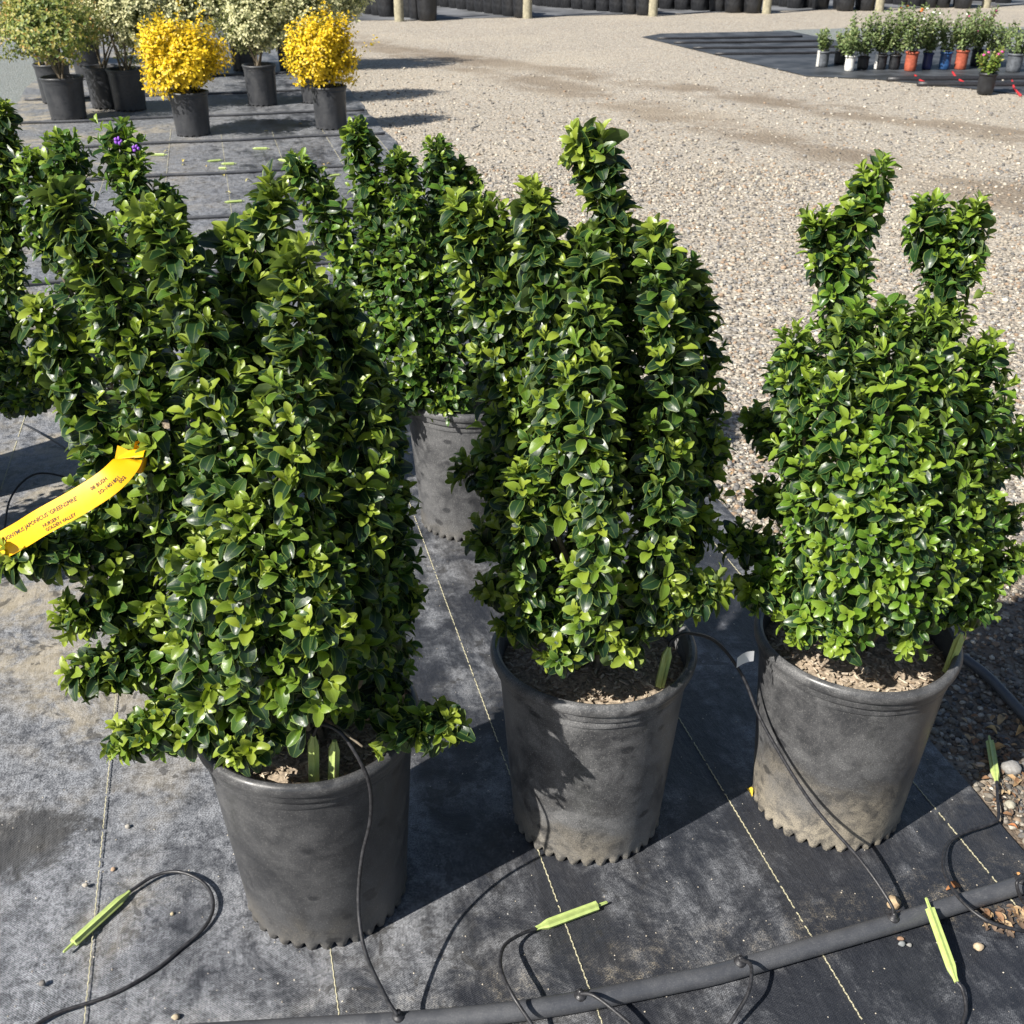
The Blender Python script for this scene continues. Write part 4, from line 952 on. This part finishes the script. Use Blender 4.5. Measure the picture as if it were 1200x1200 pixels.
for px, py, n, where, slope in rowdef:
    g = G(px, py, .008); hi = random.uniform(.40, .46)
    for k in range(n):
        dy = .36 * k / math.sqrt(1 + slope * slope)
        c = (g[0] + slope * dy + random.uniform(-.02, .02), g[1] + .17 + dy, .008)
        lab = ('nearest black pot of the row ' if k == 0 else ORD[k] + ' black pot of the row ') + where
        if proto is None: proto = simple_pot('nursery_pot', lab, 'pot', c, .46, .195, .155, POTM[5], 'black nursery pots across the yard')
        else: copy_tree(proto, c, lab)
names = ['first', 'second', 'third', 'fourth', 'fifth', 'sixth']
for (px, py), nm in zip(((468, 25), (618, 21.5), (765, 19), (898, 16), (1030, 13), (1155, 9)), names):
    g = G(px, py, 0.0); V, Fc = lathe([(.082, -.05), (.082, .02), (.080, .4), (.078, 1.2), (.076, 1.6), (.07, 1.62), (.001, 1.62)], 16, g)
    tag(part('wooden_post', V, Fc, M['wood'], None, True, origin=g), 'round weathered wooden post across the yard, %s from the left' % nm, 'post', 'wooden posts across the yard')

# ------------------------------------------------------------------ small pots on the far fabric at right
FZ = .010
for k, (xa, ya, xb, yb) in enumerate(((770, 45, 940, 42.5), (790, 50, 975, 47.5), (812, 56, 990, 54.5), (838, 63, 1000, 61), (1040, 93, 1230, 91), (1075, 98.5, 1230, 99))):
    P = spline([G(xa, ya, FZ + .012), G((xa + xb) / 2, (ya + yb) / 2 + .3, FZ + .014), G(xb, yb, FZ + .012)], 6)
    V, Fc = tube(P, .016 if k < 4 else .03, 8); tag(part('irrigation_pipe', V, Fc, M['tube'], None, origin=P[0]), 'black pipe lying across the far fabric at right, %s from the back' % names[k], 'pipe', 'pipes on the far fabric')
HERB = palette_fn([(-0.2, (.06, .10, .035)), (.4, (.16, .22, .08)), (.8, (.27, .32, .14)), (1.15, (.38, .40, .20))])
def herb_pot(px, py, hpx, wpx, mat, label, ph=.30, spread=.16, nb=70, pal=HERB, flower=None, white_stick=False):
    g = G(px, py, FZ); dep = g[1] * CP + H * SP; ht = hpx * dep / F / .985; rr = wpx * dep / F / 2
    c = np.array((g[0], g[1] + rr * .8, FZ)); root = simple_pot('potted_herb', label, 'potted plant', c, ht, rr, rr * .8, mat, 'small potted plants on the far fabric', 20)
    lv = Leaves()
    V, Fc = lathe([(.001, ht * .86), (rr * .9, ht * .86)], 16, c); part('soil', V, Fc, M['soil'], root)
    Vs, Ts = [], []
    st = []
    for i in range(nb // 4):
        a = random.uniform(0, 6.28); s = random.uniform(.2, 1) * spread; top = c + (math.cos(a) * s * 1.2, math.sin(a) * s * 1.2, ht + ph * random.uniform(.6, 1.35)); b0 = c + (math.cos(a) * rr * .4, math.sin(a) * rr * .4, ht * .85)
        q = spline([b0, (b0 + top) / 2 + (0, 0, .03), top], 4); st.append(tube(q, np.linspace(.0026, .0012, len(q)), 4))
        for f in np.linspace(.2, 1, 9):
            p = b0 + (top - b0) * f; lv.shoot(p, nrm(top - b0) + np.array([random.uniform(-.5, .5) for _ in range(3)]), .03, 2, .05, .035, spread=(60, 20), mat0=random.uniform(-.1, .6), mat1=random.uniform(.3, 1.1))
        if flower and i % 4 == 0:
            V, Fc = ico_cloud(top[None] + (0, 0, .01), np.array([[.018, .018, .012]])); part('flower', V, Fc, flower, root)
    V, Fc = joinm(st); kind(part('stems', V, Fc, M['bark'], root), 'stuff')
    A = lv.arrays(); A = (*A[:3], A[3], A[4], A[5]); V, Fc, T_, U_ = expand(A, np.arange(len(A[0])), TINY, pal); kind(part('foliage', V, Fc, M['leaf_herb'], root, True, T_, U_), 'stuff')
    if white_stick:
        V, Fc = box(c + (-rr * .95, -rr * .5, ht * .55), (.03, .004, ht * 1.0)); part('plant_marker', V, Fc, M['white'], root, False)
    return root
herb_pot(965, 79, 17, 15, M['greyplastic'], 'dark grey pot with sparse upright herb and white marker, leftmost of the small pots', .16, .1, 40, white_stick=True)
herb_pot(985, 76, 14, 15, POTM[5], 'black pot with pink flowers behind the white decorated pot', .16, .12, 50, flower=M['pink'])
herb_pot(996, 84, 17, 13, M['white'], 'white pot with red marks and trailing plant, second from left', .2, .15, 50)
herb_pot(1012, 82, 14, 15, POTM[5], 'low black pot with grassy plant right of the white pot', .32, .2, 90)
herb_pot(1033, 82, 16, 15, POTM[5], 'black pot with grey green grassy plant and white marker', .34, .2, 100, white_stick=True)
herb_pot(1049, 82, 16, 15, POTM[5], 'black pot with tall flowering grassy plant left of the left orange pot', .38, .2, 110, flower=M['orange'])
herb_pot(1068, 84, 21, 16, M['terracotta'], 'orange red pot with tall grassy plant, left one of the two orange pots', .34, .2, 110, flower=M['white'])
herb_pot(1087, 82, 18, 13, M['navy'], 'navy blue pot between the left orange pot and the lighter blue pot', .28, .17, 80)
herb_pot(1108, 82, 19, 15, M['blue'], 'mid blue pot just left of the right orange pot', .28, .16, 70)
herb_pot(1127, 82, 21, 16, M['terracotta'], 'orange red pot, right one of the two orange pots', .30, .18, 90, flower=M['white'])
herb_pot(1145, 78, 18, 15, POTM[5], 'black pot with pink flowers right of the right orange pot', .32, .2, 100, flower=M['pink'])
herb_pot(1165, 80, 18, 15, M['greyplastic'], 'grey pot with white label and dark leaves behind the lone front pot', .26, .2, 90, white_stick=True)
herb_pot(1190, 85, 20, 20, M['greyplastic'], 'wide dark grey pot at the right edge of the small pots', .16, .14, 50)
herb_pot(1157, 111, 23, 22, POTM[5], 'lone black pot with small green plant standing in front of the others', .14, .12, 60, PAL_OLIVE, M['pink'])
for k, pts in enumerate((((1072, 88), (1078, 94), (1086, 97)), ((1116, 84), (1122, 92), (1136, 100)), ((1186, 94), (1189, 104), (1196, 112)), ((1088, 93), (1098, 92), (1110, 93)))):
    P = spline([G(x, y, FZ + .006) for x, y in pts], 5); V, Fc = tube(P, .012, 6); tag(part('red_tape', V, Fc, M['red'], None, origin=P[0]), 'red tape strip on the far fabric below the small pots, %s from the left' % ['first', 'third', 'fourth', 'second'][k], 'tape', 'red tape strips')
print('OBJ', len(bpy.data.objects), 'TRIS', sum(len(m.polygons) for m in bpy.data.meshes))
